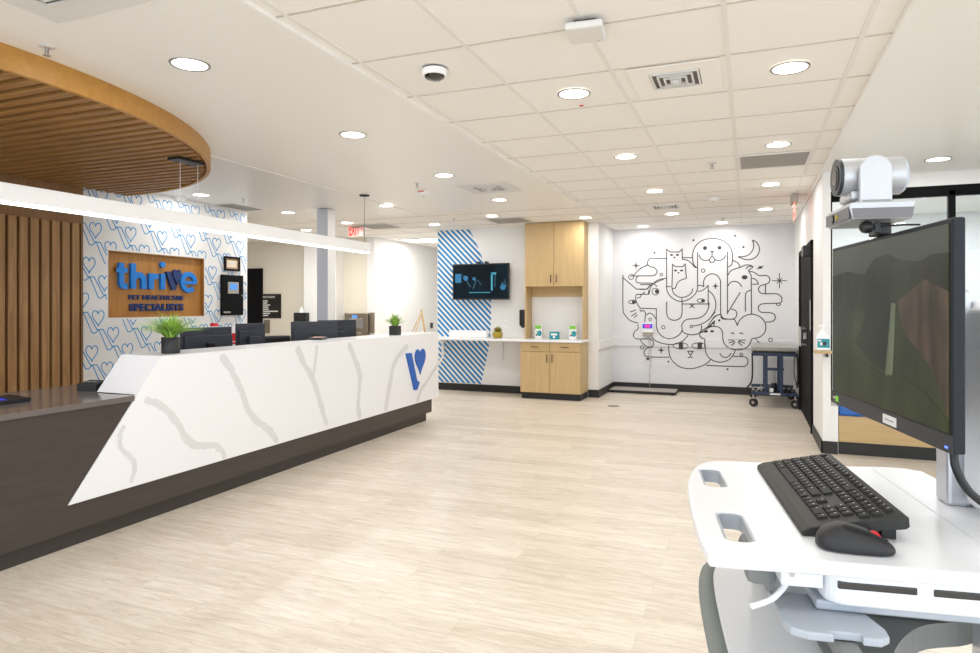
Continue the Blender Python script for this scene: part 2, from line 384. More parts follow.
b = MB(); b.box(-5.315, -5.145, 7.2, 7.37, 0, H-.03, M['lilac']); b.add([(-5.1448, 7.2, 0), (-5.1448, 7.37, 0), (-5.1448, 7.37, H-.03), (-5.1448, 7.2, H-.03)], [(0, 1, 2, 3)], M['wall']); struct(b, 'column')  # grey column with its right face white
# baseboards
b = MB(); b.box(-4.97, -3.29, 10.085, 10.1, 0, .12, M['black'], .003); b.box(-2.34, -2.165, 10.085, 10.1, 0, .12, M['black'], .003); b.box(-2.18, -2.165, 10.1, 11.3, 0, .12, M['black'], .003); struct(b, 'baseboard_television')
b = MB(); b.box(-2.165, .67, 11.285, 11.3, 0, .12, M['black'], .003); struct(b, 'baseboard_mural')
b = MB(); b.box(.655, .67, 7.085, 8.05, 0, .12, M['black'], .003); b.box(.655, .80, 7.085, 7.1, 0, .12, M['black'], .003); b.box(.655, .67, 10.06, 11.285, 0, .12, M['black'], .003); struct(b, 'baseboard_right')
# chair rail
b = MB(); b.box(-2.18, .67, 11.278, 11.3, .745, .885, M['cool'], .004); b.box(-2.18, -2.158, 10.1, 11.3, .745, .885, M['wall'], .004); struct(b, 'trim_3')

# double door on the right wall
b = MB()
for y0, y1 in ((8.1, 8.16), (9.94, 10.0)): b.box(.645, .75, y0, y1, 0, 2.17, M['frame'], .003)
b.box(.645, .75, 8.1, 10.0, 2.11, 2.17, M['frame'], .003)
dr = b.build('door_1', kind='structure')
for y0, y1 in ((8.16, 9.045), (9.055, 9.94)):
    c = MB(); c.box(.665, .71, y0, y1, .01, 2.11, M['frame'], .003); c.build('door_leaf', dr)
c = MB()
for y in (8.95, 9.15):
    c.cyl((.60, y, .93), (.60, y, 1.17), .012, M['chrome']); c.cyl((.6, y, .95), (.67, y, .95), .008, M['chrome']); c.cyl((.6, y, 1.15), (.67, y, 1.15), .008, M['chrome'])
c.box(.63, .665, 8.9, 8.98, 1.02, 1.1, M['chrome'], .006); c.build('door_handle', dr)
c = MB(); c.box(.575, .665, 8.22, 8.5, 2.0, 2.12, M['blackp'], .006); c.box(.61, .625, 8.4, 8.9, 2.12, 2.135, M['blackp']); c.build('door_closer', dr)
c = MB(); c.box(.661, .6645, 8.3, 8.42, 1.15, 1.5, M['white']); c.build('door_notice', dr)
# black door in the rear wall
b = MB(); b.box(-10.3, -9.22, 10.66, 10.7, 0, 2.2, M['frame'], .003)
d2 = b.build('door_2', kind='structure')
c = MB(); c.box(-9.36, -9.3, 10.6, 10.66, .95, 1.05, M['chrome'], .01); c.build('door_handle', d2)

# glazed screen above the bench
b = MB(); yg0, yg1 = 7.50, 7.58
b.box(.74, 5, yg0, yg1, 2.50, 2.60, M['frame'], .003)
for x in (.74, 1.80, 2.86, 3.92): b.box(x, x+.055, yg0, yg1, .5, 2.55, M['frame'], .003)
b.box(.74, 5, yg0, yg1, .46, .54, M['frame'], .003)
w = b.build('window_1', kind='structure')
for x in (.795, 1.855, 2.915, 3.975):
    c = MB(); c.box(x, x+1.0, 7.535, 7.543, .54, 2.50, M['glass']); c.build('pane', w)
b = MB(); b.box(.74, 5, 7.50, 7.58, 2.60, H-.01, M['wall']); b.box(.74, 5, 7.52, 7.58, 0, .46, M['wall']); struct(b, 'wall_glazed_screen')
b = MB(); b.box(.74, .805, 7.1, 7.5, 0, .46, M['wall'], .003); struct(b, 'wall_bench_end')

# ================================================================= BENCH
t = thing('bench', 'built-in oak bench with blue cushion below the glazed screen', 'bench', (1.75, 7.3, 0))
b = MB(); b.box(-.94, .95, -.19, .2, .12, .37, M['oakh'], .003); b.build('bench_box', t)
b = MB(); b.box(-.94, .95, -.18, .19, 0, .12, M['black']); b.build('kick_plate', t)
b = MB(); b.box(-.94, .95, -.215, .2, .371, .47, M['blue'], .03, 4); b.build('cushion', t)

# ================================================================= WALL PANELS, CANOPY
t = thing('slat_panel', 'brown vertical wood slat panel on the wall left of the lettered sign', 'wall panel', (-6.22, 3, 0))
b = MB(); b.box(-.08, -.05, -2.2, 1.56, 0, 2.27, M['slatd']); b.box(-.08, .035, 1.555, 1.575, 0, H-.04, M['header']); b.build('backing', t)
b = MB()
for k in range(39):
    y = 1.505-.1*k
    b.box(-.05, .03, y-.036, y+.036, 0, 2.25, M['slat'], .002, 1)
b.build('slats', t)
b = MB(); b.box(-.08, .035, -2.2, 1.555, 2.25, H-.04, M['header']); b.build('header_panel', t)

t = thing('ceiling_canopy', 'rounded honey oak ceiling canopy with slatted underside over the desk', 'canopy', (-6.0, 2.2, 2.60))
CA, CB = 2.58, 2.84
def earc(a, bb_, n=96): return [(a*math.cos(-PI/2+PI*i/n), bb_*math.sin(-PI/2+PI*i/n)) for i in range(n+1)]
outer = [(-.17, -CB)]+earc(CA, CB)+[(-.17, CB)]; inner = [(-.17, CB-.03)]+earc(CA-.03, CB-.03)[::-1]+[(-.17, -CB+.03)]
b = MB(); b.prism(outer+inner, 0, .138, M['fascia']); b.build('fascia', t)
b = MB(); b.prism([(-.17, -CB+.03)]+earc(CA-.03, CB-.03)+[(-.17, CB-.03)], .095, .11, M['cback']); b.build('backing', t)
b = MB()
for k in range(-26, 27):
    y = k*.105
    if abs(y) > CB-.08: continue
    xe = (CA-.03)*math.sqrt(1-(min(abs(y)+.03, CB-.031)/(CB-.03))**2)-.005
    if xe > .1: b.box(-.17, xe, y-.027, y+.027, .002, .09, M['cslat'], .002, 1)
b.build('slats', t)

# ================================================================= SIGN IN THE NICHE
t = thing('logo_sign', 'oak sign in the wall niche with raised blue and navy lettering', 'sign', (WX, 5.595, 1.305))
off = Vector((WX, 5.595, 1.305))
b = MB(); b.box(-.06, -.045, NY0-off.y, NY1-off.y, 0, NZ1-off.z, M['signw'])
b.build('back_panel', t)
b = MB()
b.box(-.045, -.001, NY1-off.y-.012, NY1-off.y, 0, .715, M['reveal']); b.box(-.045, -.001, NY0-off.y, NY0-off.y+.012, 0, .715, M['reveal']); b.box(-.045, -.001, NY0-off.y, NY1-off.y, .703, .715, M['reveal']); b.box(-.045, -.001, NY0-off.y, NY1-off.y, 0, .01, M['signw'])  # recess shade put into darker oak at the sides and top
b.build('reveal', t)
LX = WX-.012
def S(x, y):
    p = hit(100+x/5.444, 230+y/5.444, 'x', LX); return (p.y-off.y, p.z-off.z)
fs = frame((0, 0, 0), (0, 1, 0), (0, 0, 1))
A0, A1 = -.045, -.012
SW = .062
wm = MB()
def done():
    global wm
    wm.build('letter', t); wm = MB()
def let(pts, k=6, w=SW, rnd=0, m='sky'): wm.stroke(smooth([S(*p) for p in pts], k) if len(pts) > 2 else [S(*p) for p in pts], w, A0, A1, M[m], fs, rnd)
let([(119, 178), (119, 278)]); let([(119, 274), (120, 292), (129, 305), (151, 306)]); let([(88, 217), (151, 220)], w=.05); done()
let([(183, 181), (183, 319)]); let([(183, 268), (197, 249), (219, 245), (236, 258), (240, 280), (240, 321)]); done()
let([(281, 236), (281, 322)]); let([(281, 274), (292, 256), (318, 252)]); done()
let([(344, 238), (344, 324)]); wm.disc(S(344, 189), .034, A0, A1, M['sky'], fs, 24); done()
ec = S(486, 285); er = .098
def ell(a0, a1, n=30): return [(ec[0]+er*math.cos(math.radians(a0+(a1-a0)*i/n)), ec[1]+er*math.sin(math.radians(a0+(a1-a0)*i/n))) for i in range(n+1)]
wm.stroke(ell(-5, 312), .055, A0, A1, M['sky'], fs, 0); wm.stroke([(ec[0]-er, ec[1]-.004), (ec[0]+er, ec[1]-.004)], .04, A0, A1, M['sky'], fs, 0)
done()
b = MB(); b.prism([S(*p) for p in ((361, 226), (384, 226), (409, 296), (421, 308), (413, 326), (394, 327))], A0, A1, M['navy'], fs)
hc = S(422, 258); b.prism([(hc[0]+x, hc[1]+z) for x, z in heart(.122, .185)], A0, A1, M['navy'], fs)
b.build('heart_emblem', t)
b = MB()
p0, p1 = S(165, 376), S(460, 376); q = S(165, 350)
text(b, 'PET HEALTHCARE', M['navy'], frame((A0, p0[0], p0[1]-.004), (0, 1, 0), (0, 0, 1)), p1[0]-p0[0], .052, .02, .028, spacing=1.12)
b.build('lettering', t); b = MB()
p0, p1 = S(167, 440), S(460, 440)
text(b, 'SPECIALISTS', M['navy'], frame((A0, p0[0], p0[1]-.004), (0, 1, 0), (0, 0, 1)), p1[0]-p0[0], .085, .022, .03, spacing=1.05)
b.build('lettering', t)

# ================================================================= RECEPTION DESK
DX = -3.70
t = thing('reception_desk', 'long reception desk with white quartz front over dark base', 'reception desk', (-4.1, 4.5, 0))
def D(y, z): return (y-4.5, z)
fd = frame((DX+4.1, 0, 0), (0, 1, 0), (0, 0, 1))
white = MB()
wp = [D(2.65, .262), D(7.55, .262), D(7.55, 1.09), D(3.30, 1.09)]
white.prism(wp, -.03, 0, M['quartz'], fd, bev=.0015, seg=1)
white.prism([D(3.115, .852), D(7.55, .852), D(7.55, 1.09), D(3.30, 1.09)], -.38, -.03, M['quartz'], fd)
def dz(x, y): p = hit(x/2.227, 340+y/2.227, 'x', DX); return Vector((p.y-4.5, p.z))
rv = random.Random(3); vh = .0004
for pts, w0 in (([(322, 133), (347, 141), (372, 158), (393, 182), (410, 212), (435, 236), (470, 234), (490, 243), (502, 262)], .06), ([(492, 34), (512, 62), (527, 92), (540, 118), (550, 152), (570, 180), (598, 200), (618, 228)], .075),
                ([(662, 14), (676, 52), (695, 84), (706, 112), (716, 150), (728, 190)], .075), ([(706, 10), (702, 50), (696, 90)], .05), ([(776, 6), (792, 48), (802, 80), (798, 128), (800, 176)], .085),
                ([(908, 12), (880, 48), (868, 96), (858, 158)], .09), ([(985, 40), (955, 85), (938, 112), (928, 138)], .07), ([(277, 190), (268, 210), (270, 240), (292, 262), (300, 284), (290, 318)], .035)):
    Q = smooth([dz(*p) for p in pts], 6); n = len(Q); vs = []; wl = wr = 1.0; vh += .00025
    for i in range(n):
        tn = (Q[min(i+2, n-1)]-Q[max(i-2, 0)]).normalized(); nn = Vector((-tn.y, tn.x)); taper = .45 if i in (0, n-1) else 1
        wl = .5*wl+.5*rv.uniform(.45, 1.5); wr = .5*wr+.5*rv.uniform(.45, 1.5)
        for q in (Q[i]+nn*w0*.42*wl*taper, Q[i]-nn*w0*.42*wr*taper): vs.append((q.x, min(1.086, max(.266, q.y)), vh))
    white.add(vs, [(2*i, 2*i+1, 2*i+3, 2*i+2) for i in range(n-1)], M['vein'], False, fd)
white.build('white_counter', t)
b = MB(); b.box(DX+4.1-.38, DX+4.1, 3.31-4.5, 7.55-4.5, 1.0902, 1.0915, M['quartz']); b.build('counter_top', t)
b = MB(); b.prism([D(.9, .10), D(7.38, .10), D(7.38, .262), D(2.66, .262), D(3.10, .815), D(.9, .815)], -.06, -.012, M['dark'], fd); b.build('front_panel', t)
b = MB(); b.box(-.5, DX+4.1-.05, -3.58, 2.80, 0, .10, M['kick']); b.build('kick_plate', t)
b = MB(); b.box(-.53, DX+4.1+.0, -3.62, 3.09-4.5, .815, .85, M['dquartz'], .002, 1); b.box(-.53, .015, 3.09-4.5, 3.5-4.5, .815, .8499, M['dquartz']); b.build('low_counter', t)
b = MB(); b.box(-.85, -.0, -1.28, 2.83, .71, .75, M['dark']); b.box(-.83, -.02, 2.79, 2.83, 0, .71, M['dark']); b.box(-.83, -.02, -1.28, -1.24, 0, .71, M['dark']); b.box(-.53, -.5, -3.5, -1.28, 0, .815, M['dark']); b.build('work_surface', t)
# blue emblem
def E(x, y): p = hit(360+x/7.25, 320+y/7.25, 'x', DX); return (p.y-4.5, p.z)
b = MB(); b.prism([E(*p) for p in ((328, 243), (368, 238), (408, 436), (427, 452), (410, 505), (388, 508))], .0008, .014, M['logo'], fd)
ta, tb, tc_ = E(395, 225), E(470, 218), E(431, 395)
hw = tb[0]-ta[0]; hh = (ta[1]+tb[1])/2+.02-tc_[1]
b.prism([((ta[0]+tb[0])/2+x*1.0+(z-0)*0.0, tc_[1]+hh/2+z) for x, z in heart(hw, hh)], .0008, .014, M['logo'], fd); b.build('heart_emblem', t)

# ================================================================= PENDANT
PX = -4.18
t = thing('linear_pendant', 'long white linear pendant light hung over the reception desk', 'pendant light', (PX, 4.2, 2.05))
b = MB(); b.box(-.045, .045, -2.4, 2.43, .012, .12, M['white'], .003); b.build('housing', t)
b = MB(); b.box(-.04, .04, -2.39, 2.42, 0, .012, M['strip']); b.build('diffuser', t)
b = MB(); b.lathe((0, 6.565-4.2, H-.015-2.05), [(0, -.012), (.055, -.012), (.06, 0), (0, 0)], M['blackp']); b.build('ceiling_canopy_disc', t)
b = MB(); b.tube([(0, 6.565-4.2, .12), (0, 6.565-4.2, H-.02-2.05)], .0025, M['darkp']); b.build('cable', t)
b = MB(); b.box(-.06, .06, 3.83-4.2, 4.1-4.2, 2.575-2.05, 2.598-2.05, M['blackp'], .005); b.build('power_canopy', t)
b = MB(); b.tube([(-.02, 3.92-4.2, .12), (-.02, 3.92-4.2, .53)], .002, M['white']); b.tube([(.02, 4.06-4.2, .12), (.02, 4.06-4.2, .53)], .002, M['white']); b.build('cable', t)

# ================================================================= CEILING FIXTURES
def zat(x, y):
    if x > .66: return H-.01
    if x > -2.02 or y > 8.1: return H-.004
    return H-.012 if x > -4.3 else H-.02
def cpos(u, v, snap=False):
    p = hit(u, v, 'z', H)
    if snap: return Vector((.206+round((p.x-.206)/TP)*TP, 3.926+round((p.y-3.926)/TP)*TP, H-.004))
    return Vector((p.x, p.y, zat(p.x, p.y)))
dl = thing('downlight', 'round recessed downlight in the plaster ceiling beside the wooden canopy', 'ceiling light', cpos(190, 62), 0, 'recessed downlights')
b = MB(); b.lathe((0, 0, 0), [(.087, -.001), (.09, -.005), (.1, -.006), (.104, -.002), (.104, 0)], M['chrome'], 40); b.build('trim_ring', dl)
b = MB(); b.lathe((0, 0, 0), [(0, -.003), (.089, -.003)], M['bulb'], 40); b.build('lens', dl)
LIGHTS = [(dl.location.copy(), .16)]
DL = [(353, 133, 0, 'downlight in the plaster ceiling above the middle of the reception desk'),
      (444, 174, 0, 'downlight in the plaster ceiling beside the square louvred vent and smoke alarm'),
      (386, 204, 0, 'downlight in the plaster ceiling just right of the pendant ceiling disc'),
      (288, 211, 0, 'downlight in the left plaster ceiling just left of the square column'),
      (499.6, 198.7, 0, 'downlight in the plaster ceiling just past the square louvred vent'),
      (492, 215.7, 0, 'downlight in the tile ceiling beside the grey return grille near the television'),
      (434.5, 224.3, 0, 'downlight in the tile ceiling left of the striped blue wall'),
      (201, 193, 0, 'downlight in the plaster ceiling behind the tip of the wooden canopy'),
      (574, 93, 1, 'downlight in the tile ceiling between the wireless access point and black dome camera'),
      (790, 67, 1, 'largest downlight in the tile ceiling, right of the louvred tile vent'),
      (778, 144, 1, 'downlight in the tile ceiling directly in front of the grey square grille'),
      (626, 156, 1, 'downlight in the tile ceiling in line with the tall oak cupboard'),
      (654.5, 190.8, 1, 'downlight in the tile ceiling just before the small far louvred vent'),
      (770.8, 184, 1, 'downlight in the tile ceiling just beyond the grey square grille'),
      (765.5, 209, 1, 'downlight in the tile ceiling nearest the red exit sign by the door'),
      (672, 213.6, 1, 'downlight in the tile ceiling just beyond the small far louvred vent'),
      (722, 222.5, 1, 'farthest downlight above the middle of the line mural'),
      (643, 226, 1, 'farthest downlight above the left end of the line mural'),
      (585.5, 217.5, 1, 'downlight in the tile ceiling above the right side of the oak cupboard'),
      (938, 158, 0, 'downlight in the right plaster ceiling before the glazed screen'),
      (306, 230, 0, 'small distant downlight seen just left of the square column'),
      (347, 222.7, 0, 'small distant downlight right of the square column, beside the exit sign')]
for u, v, s, lab in DL:
    p = cpos(u, v); dup(dl, p, 'round recessed '+lab, 'recessed downlights'); LIGHTS.append((p, .16))
p = Vector((1.95, 9.1, H-.01)); dup(dl, p, 'round recessed downlight seen through the glazed screen at right', 'recessed downlights'); LIGHTS.append((p, .16))
for x, y in ((.206, 2.09), (.206, .26), (-1.63, 2.7), (-1.63, .87), (2.2, 3.2), (2.2, .8), (-3.2, .7), (1.2, 9.6), (2.8, 9.6), (-8.2, 9.2), (-6.0, 9.5), (-8.8, 7.2)):  # fill lamps without fixtures, added to brighten cart, glazed room and rear
    p = Vector((x, y, zat(x, y))); LIGHTS.append((p, .16))
for p, sz in LIGHTS:
    ld = bpy.data.lights.new('downlight_or_fill_lamp', 'AREA'); ld.shape = 'DISK'; ld.size = sz; ld.energy = 6.8*(3 if p.x > .8 and p.y > 7.6 else 2.2 if p.x < -5.9 and p.y > 7.1 else 1); ld.color = (1, .98, .955)
    lo = bpy.data.objects.new('downlight_or_fill_lamp', ld); COL.objects.link(lo); lo.location = p-Vector((0, 0, .012))
t = thing('troffer_light', 'bright rectangular ceiling light panel over the white corridor wall', 'ceiling light', (-5.75, 11.55, H-.004))
b = MB(); b.box(-.62, .62, -.32, .32, -.012, 0, M['whitem'], .003); b.build('frame', t)
b = MB(); b.box(-.58, .58, -.28, .28, -.014, -.012, M['panel']); b.build('diffuser', t)
ld = bpy.data.lights.new('panel_lamp', 'AREA'); ld.shape = 'RECTANGLE'; ld.size = 1.1; ld.size_y = .5; ld.energy = 20; lo = bpy.data.objects.new('panel_lamp', ld); COL.objects.link(lo); lo.location = (-5.75, 11.55, H-.03)
ld = bpy.data.lights.new('pendant_lamp', 'AREA'); ld.shape = 'RECTANGLE'; ld.size = .06; ld.size_y = 4.8; ld.energy = 8; lo = bpy.data.objects.new('pendant_lamp', ld); COL.objects.link(lo); lo.location = (PX, 4.25, 2.04)

def vent(p, label, n=4, fm_='whitem'):
    t = thing('ceiling_vent', label, 'ceiling vent', p, 0, 'louvred supply vents')
    b = MB(); b.prism([(-.29, -.29), (.29, -.29), (.29, .29), (-.29, .29)], -.006, 0, M[fm_], None, [[(-.16, -.16), (.16, -.16), (.16, .16), (-.16, .16)]], bev=.003); b.build('frame', t)
    b = MB()
    for k in range(n):
        a = .155-.04*k
        b.prism([(-a, -a), (a, -a), (a, a), (-a, a)], -.012-.003*k, -.004, M['whitem'], None, [[(-a+.012, -a+.012), (a-.012, -a+.012), (a-.012, a-.012), (-a+.012, a-.012)]])
    b.box(-.02, .02, -.02, .02, -.03, -.004, M['whitem']); b.build('louvres', t)
    b = MB(); b.box(-.16, .16, -.16, .16, -.003, 0, M['greyd']); b.build('backing', t)
    return t
vent(cpos(490, 187), 'white square louvred vent in the plaster ceiling left of the tiles')
vt = vent(cpos(676, 78), 'louvred vent in the tile ceiling nearest the camera, beside the largest downlight', fm_='tile'); vt.scale = (.85, .85, 1)
vent(cpos(665, 207, 1), 'small far louvred vent in the tile ceiling between two downlights', fm_='tile')
vent(Vector((-2.65, 1.76, H-.012)), 'white louvred vent at the top left corner above the wooden canopy')
def grille(p, label, w=.3, rz=0):
    t = thing('return_grille', label, 'ceiling vent', p, rz, 'grey return grilles')
    b = MB(); b.prism([(-w, -.3), (w, -.3), (w, .3), (-w, .3)], -.008, 0, M['whitem'], None, [[(-w+.025, -.275), (w-.025, -.275), (w-.025, .275), (-w+.025, .275)]]); b.build('frame', t)
    b = MB(); b.box(-w+.025, w-.025, -.275, .275, -.003, 0, M['greyd'])
    for k in range(27): y = -.265+k*.0204; b.box(-w+.025, w-.025, y-.007, y+.006, -.007, -.003, M['grey'])
    b.build('slats', t)
grille(cpos(775, 159, 1), 'grey square return grille in the tile ceiling near the right wall')
grille(cpos(509, 220), 'grey return grille in the tile ceiling left of the oak cupboard top')
grille(cpos(232, 206), 'grey return grille in the ceiling above the heart patterned wall end')
grille(cpos(286, 231), 'distant grey return grille above the rear beige wall')
grille(cpos(379, 226), 'distant grey return grille right of the exit sign')
def sprinkler(p, label):
    t = thing('sprinkler_head', label, 'sprinkler', p, 0, 'sprinkler heads')
    b = MB(); b.lathe((0, 0, 0), [(.0, -.004), (.035, -.004), (.04, 0)], M['whitem'], 20); b.build('escutcheon', t)
    b = MB(); b.cyl((0, 0, -.004), (0, 0, -.03), .008, M['chrome'], n=10); b.tube([(-.012, 0, -.02), (-.014, 0, -.035), (0, 0, -.045), (.014, 0, -.035), (.012, 0, -.02)], .0025, M['chrome'], 6); b.lathe((0, 0, 0), [(0, -.047), (.018, -.047), (.018, -.045), (0, -.045)], M['chrome'], 14); b.build('deflector', t)
for u, v, s in ((47, 44, 'sprinkler head in the plaster ceiling beside the canopy edge'), (417, 182, 'sprinkler head beside the smoke alarm with red mark'), (454, 218, 'sprinkler head before the striped blue wall'),
                (712, 163, 'sprinkler head in the tile ceiling before the round smoke detector'), (722.5, 217.5, 'farthest sprinkler head above the mural middle'), (243.5, 197, 'sprinkler head above the end of the heart patterned wall')):
    sprinkler(cpos(u, v), 'small '+s)
def detector(p, label, red):
    t = thing('smoke_detector', label, 'smoke detector', p)
    b = MB(); b.lathe((0, 0, 0), [(.075, 0), (.075, -.015), (.062, -.022), (.055, -.04), (.03, -.05), (0, -.05)], M['white'], 28); b.build('housing', t)
    if red: b = MB(); b.box(-.035, .035, -.078, -.07, -.014, -.004, M['red']); b.build('fire_mark', t)
    b = MB(); b.lathe((0, 0, 0), [(0, -.0515), (.012, -.0515), (.014, -.049)], M['darkp'], 12); b.build('sensor', t)
detector(cpos(424, 190.5), 'white smoke alarm with a red mark on the plaster ceiling', True)
detector(cpos(714, 197), 'round white smoke detector on the tile ceiling before the mural', False)
detector(cpos(180, 195.5), 'white ceiling sensor above the heart patterned wall', False)
t = thing('dome_camera', 'white security camera with black dome on the tile ceiling', 'security camera', cpos(434.5, 69, 1)*0+hit(434.5, 69, 'z', H-.004))
b = MB(); b.lathe((0, 0, 0), [(.066, 0), (.066, -.006)], M['blackp'], 36); b.lathe((0, 0, 0), [(.07, -.006), (.07, -.034), (.064, -.04), (.055, -.04)], M['white'], 36); b.build('housing', t)
b = MB(); b.lathe((0, 0, 0), [(.058, -.038), (.05, -.052), (.03, -.062), (0, -.065)], M['lens'], 32); b.build('dome', t)
t = thing('access_point', 'white square wireless access point hung under the tile ceiling', 'wireless access point', hit(586, 24, 'z', H-.004), .1)
b = MB(); b.box(-.05, .05, -.05, .05, -.02, 0, M['blackp']); b.build('bracket', t)
b = MB(); b.box(-.085, .085, -.095, .095, -.055, -.02, M['whitem'], .012, 3); b.build('housing', t)
b = MB(); b.lathe((.05, .07, -.055), [(0, -.001), (.005, -.001), (.006, .001)], M['grey'], 10); b.build('indicator', t)
# ceiling speaker dots
for u, v, s in ((581.5, 105, 'tiny red marker dot on the tile just beyond the downlight by the access point'), (672.5, 217.3, 'tiny red marker dot on the tile by the far louvred vent')):
    b = MB(); p = cpos(u, v); b.lathe((p.x, p.y, p.z), [(0, -.003), (.012, -.003), (.014, 0)], M['red'], 12); tag(b.build('ceiling_marker', loc=p), s, 'marker', 'red ceiling markers')

# exit signs
p = hit(356, 229.5, 'y', 9.2)
t = thing('exit_sign', 'red EXIT sign facing the desk beyond the end of the pendant', 'exit sign', (p.x, 9.2, p.z))
ew = (hit(363.5, 229, 'y', 9.2)-hit(348.5, 229, 'y', 9.2)).x; eh = (hit(356, 222.5, 'y', 9.2)-hit(356, 237, 'y', 9.2)).z
b = MB(); b.box(-ew/2, ew/2, -.012, .012, -eh/2, eh/2, M['exitp'], .004); b.build('plate', t)
b = MB(); text(b, 'EXIT', M['exitr'], frame((-ew*.42, -.0125, -eh*.42), (1, 0, 0), (0, 0, 1)), ew*.68, eh*.84, .003, .02, spacing=1.08); b.build('lettering', t)
b = MB(); b.prism([(ew*.40, -.03), (ew*.47, 0), (ew*.40, .03)], .0125, .0155, M['exitr'], frame((0, 0, 0), (1, 0, 0), (0, 0, 1))); b.build('arrow', t)
b = MB(); b.box(-.08, .08, -.03, .03, H-.03-p.z, H-.004-p.z, M['grey'], .004); b.cyl((0, 0, eh/2), (0, 0, H-.02-p.z), .008, M['grey'], n=10); b.build('mount', t)
t = thing('exit_sign', 'red exit sign seen almost edge-on at the ceiling above the black door', 'exit sign', (.50, 8.5, 2.45))
b = MB(); b.box(-.004, .004, -.15, .15, 0, .19, M['exitg']); b.build('plate', t)
b = MB(); text(b, 'EXIT', M['exitr'], frame((-.0045, .12, .03), (0, -1, 0), (0, 0, 1)), .24, .13, .001, .03); b.build('lettering', t)
b = MB(); b.box(-.035, .035, -.16, .16, .19, H-.006-2.45, M['grey'], .005); b.build('mount', t)

# ================================================================= DESK THINGS
def grass(name, label, loc, r, ph, square, spread, hh, n, seed):
    rg = random.Random(seed)
    t = thing(name, label, 'plant', loc, 0, 'potted grass plants on the counter')
    b = MB()
    if square: b.box(-r, r, -r, r, 0, ph, M['pot'], .004)
    else: b.lathe((0, 0, 0), [(0, 0), (r*.96, 0), (r, .004), (r, ph), (r*.93, ph), (r*.93, ph-.012)], M['pot'], 40)
    b.build('pot', t)
    b = MB()
    if square: b.box(-r*.9, r*.9, -r*.9, r*.9, ph, ph+.003, M['soil'])
    else: b.lathe((0, 0, 0), [(0, ph-.012), (r*.93, ph-.012)], M['soil'], 30)
    b.build('soil', t)
    b = MB()
    for k in range(n):
        a = rg.random()*2*PI; s = spread*(rg.random()**.6); h = hh*(.55+.45*rg.random())*(1-.45*(s/spread)**2)
        p0 = Vector((math.cos(a), math.sin(a), 0))*r*.6*rg.random()+Vector((0, 0, ph-.01)); d = Vector((math.cos(a), math.sin(a), 0))
        sd = Vector((-d.y, d.x, 0)); vs = []; w = .0066*(.7+.6*rg.random())
        for i in range(6):
            q = i/5; c = p0+d*s*q**1.7+Vector((0, 0, h*(q*1.25-.25*q**3)+ (-.03*(s/spread)*q**4)))
            ww = w*(1-q*.92); vs += [c-sd*ww, c+Vector((0, 0, ww*.5)), c+sd*ww]
        fs = []
        for i in range(5): fs += [(3*i, 3*i+1, 3*i+4, 3*i+3), (3*i+1, 3*i+2, 3*i+5, 3*i+4)]
        b.add(vs, fs, M['leaf'] if rg.random() < .72 else M['leafd'], True)
    b.build('grass_blades', t)
CZ = 1.0916
grass('grass_plant', 'bushy green grass plant in round charcoal pot on the near end of the counter', (-3.85, 3.51, CZ), .062, .115, False, .23, .22, 300, 1)
grass('grass_plant', 'small green grass plant in square black pot on the far end of the counter', (-3.83, 6.67, CZ), .052, .105, True, .14, .19, 170, 2)

def monitor_back(label, A, B_, ztop, h=.32, box=False, group='desk monitors'):
    """computer screen seen from behind; A and B_ are the ends of its top edge in plan"""
    A, B_ = Vector(A), Vector(B_); c = (A+B_)/2; w = (B_-A).length; rz = math.atan2(B_.y-A.y, B_.x-A.x)
    t = thing('computer_monitor', label, 'monitor', (c.x, c.y, .751), rz, group)
    zt = ztop-.751
    # local: x along width, -y is the back that faces the visitor
    b = MB(); b.box(-w/2, w/2, -.012, .018, zt-h, zt, M['navyp'], .004); b.build('shell', t)
    b = MB(); b.box(-w/2+.012, w/2-.012, .0185, .0195, zt-h+.015, zt-.012, M['lens']); b.build('screen', t)
    b = MB(); b.prism([(-w/2+.01, zt-h+.01), (w/2-.01, zt-h+.01), (w/2-.015, zt-.07), (-w/2+.015, zt-.07)], -.001, .028, M['navyp'], frame((0, -.012, 0), (1, 0, 0), (0, 0, 1)), bev=.004, seg=2); b.build('rear_bulge', t)
    b = MB(); b.box(-.05, .05, -.014, -.012, zt-.046, zt-.036, M['blackp']); b.build('nameplate', t)
    b = MB(); b.box(-.035, .035, -.075, -.035, .012, zt-.14, M['blackp'], .006); b.box(-.035, .035, -.075, -.012, zt-.2, zt-.13, M['blackp'], .006)
    if box: b.box(-.06, .06, -.10, -.042, zt-.30, zt-.12, M['navyp'], .01)
    b.build('stand_neck', t)
    b = MB(); b.box(-.12, .12, -.13, .09, 0, .012, M['blackp'], .004); b.build('stand_foot', t)
def at_u(u, x, axis='x'):
    p = hit(u, 306, axis, x); return (p.x, p.y)
monitor_back('black computer monitor behind the desk, beside the round potted grass', at_u(181, -4.40), at_u(231, -4.33), 1.245)
monitor_back('black computer monitor behind the desk in front of the wall end with boxy stand', at_u(236, -4.52), at_u(264.5, -4.42), 1.262, box=True)
monitor_back('black computer monitor behind the desk middle, wide back turned to the lobby', at_u(291, -4.55), at_u(338, -4.22), 1.262)
monitor_back('black computer monitor peeking out behind the wide one at the desk middle', (-4.47, 6.07), at_u(355.5, -4.27), 1.27, box=True)

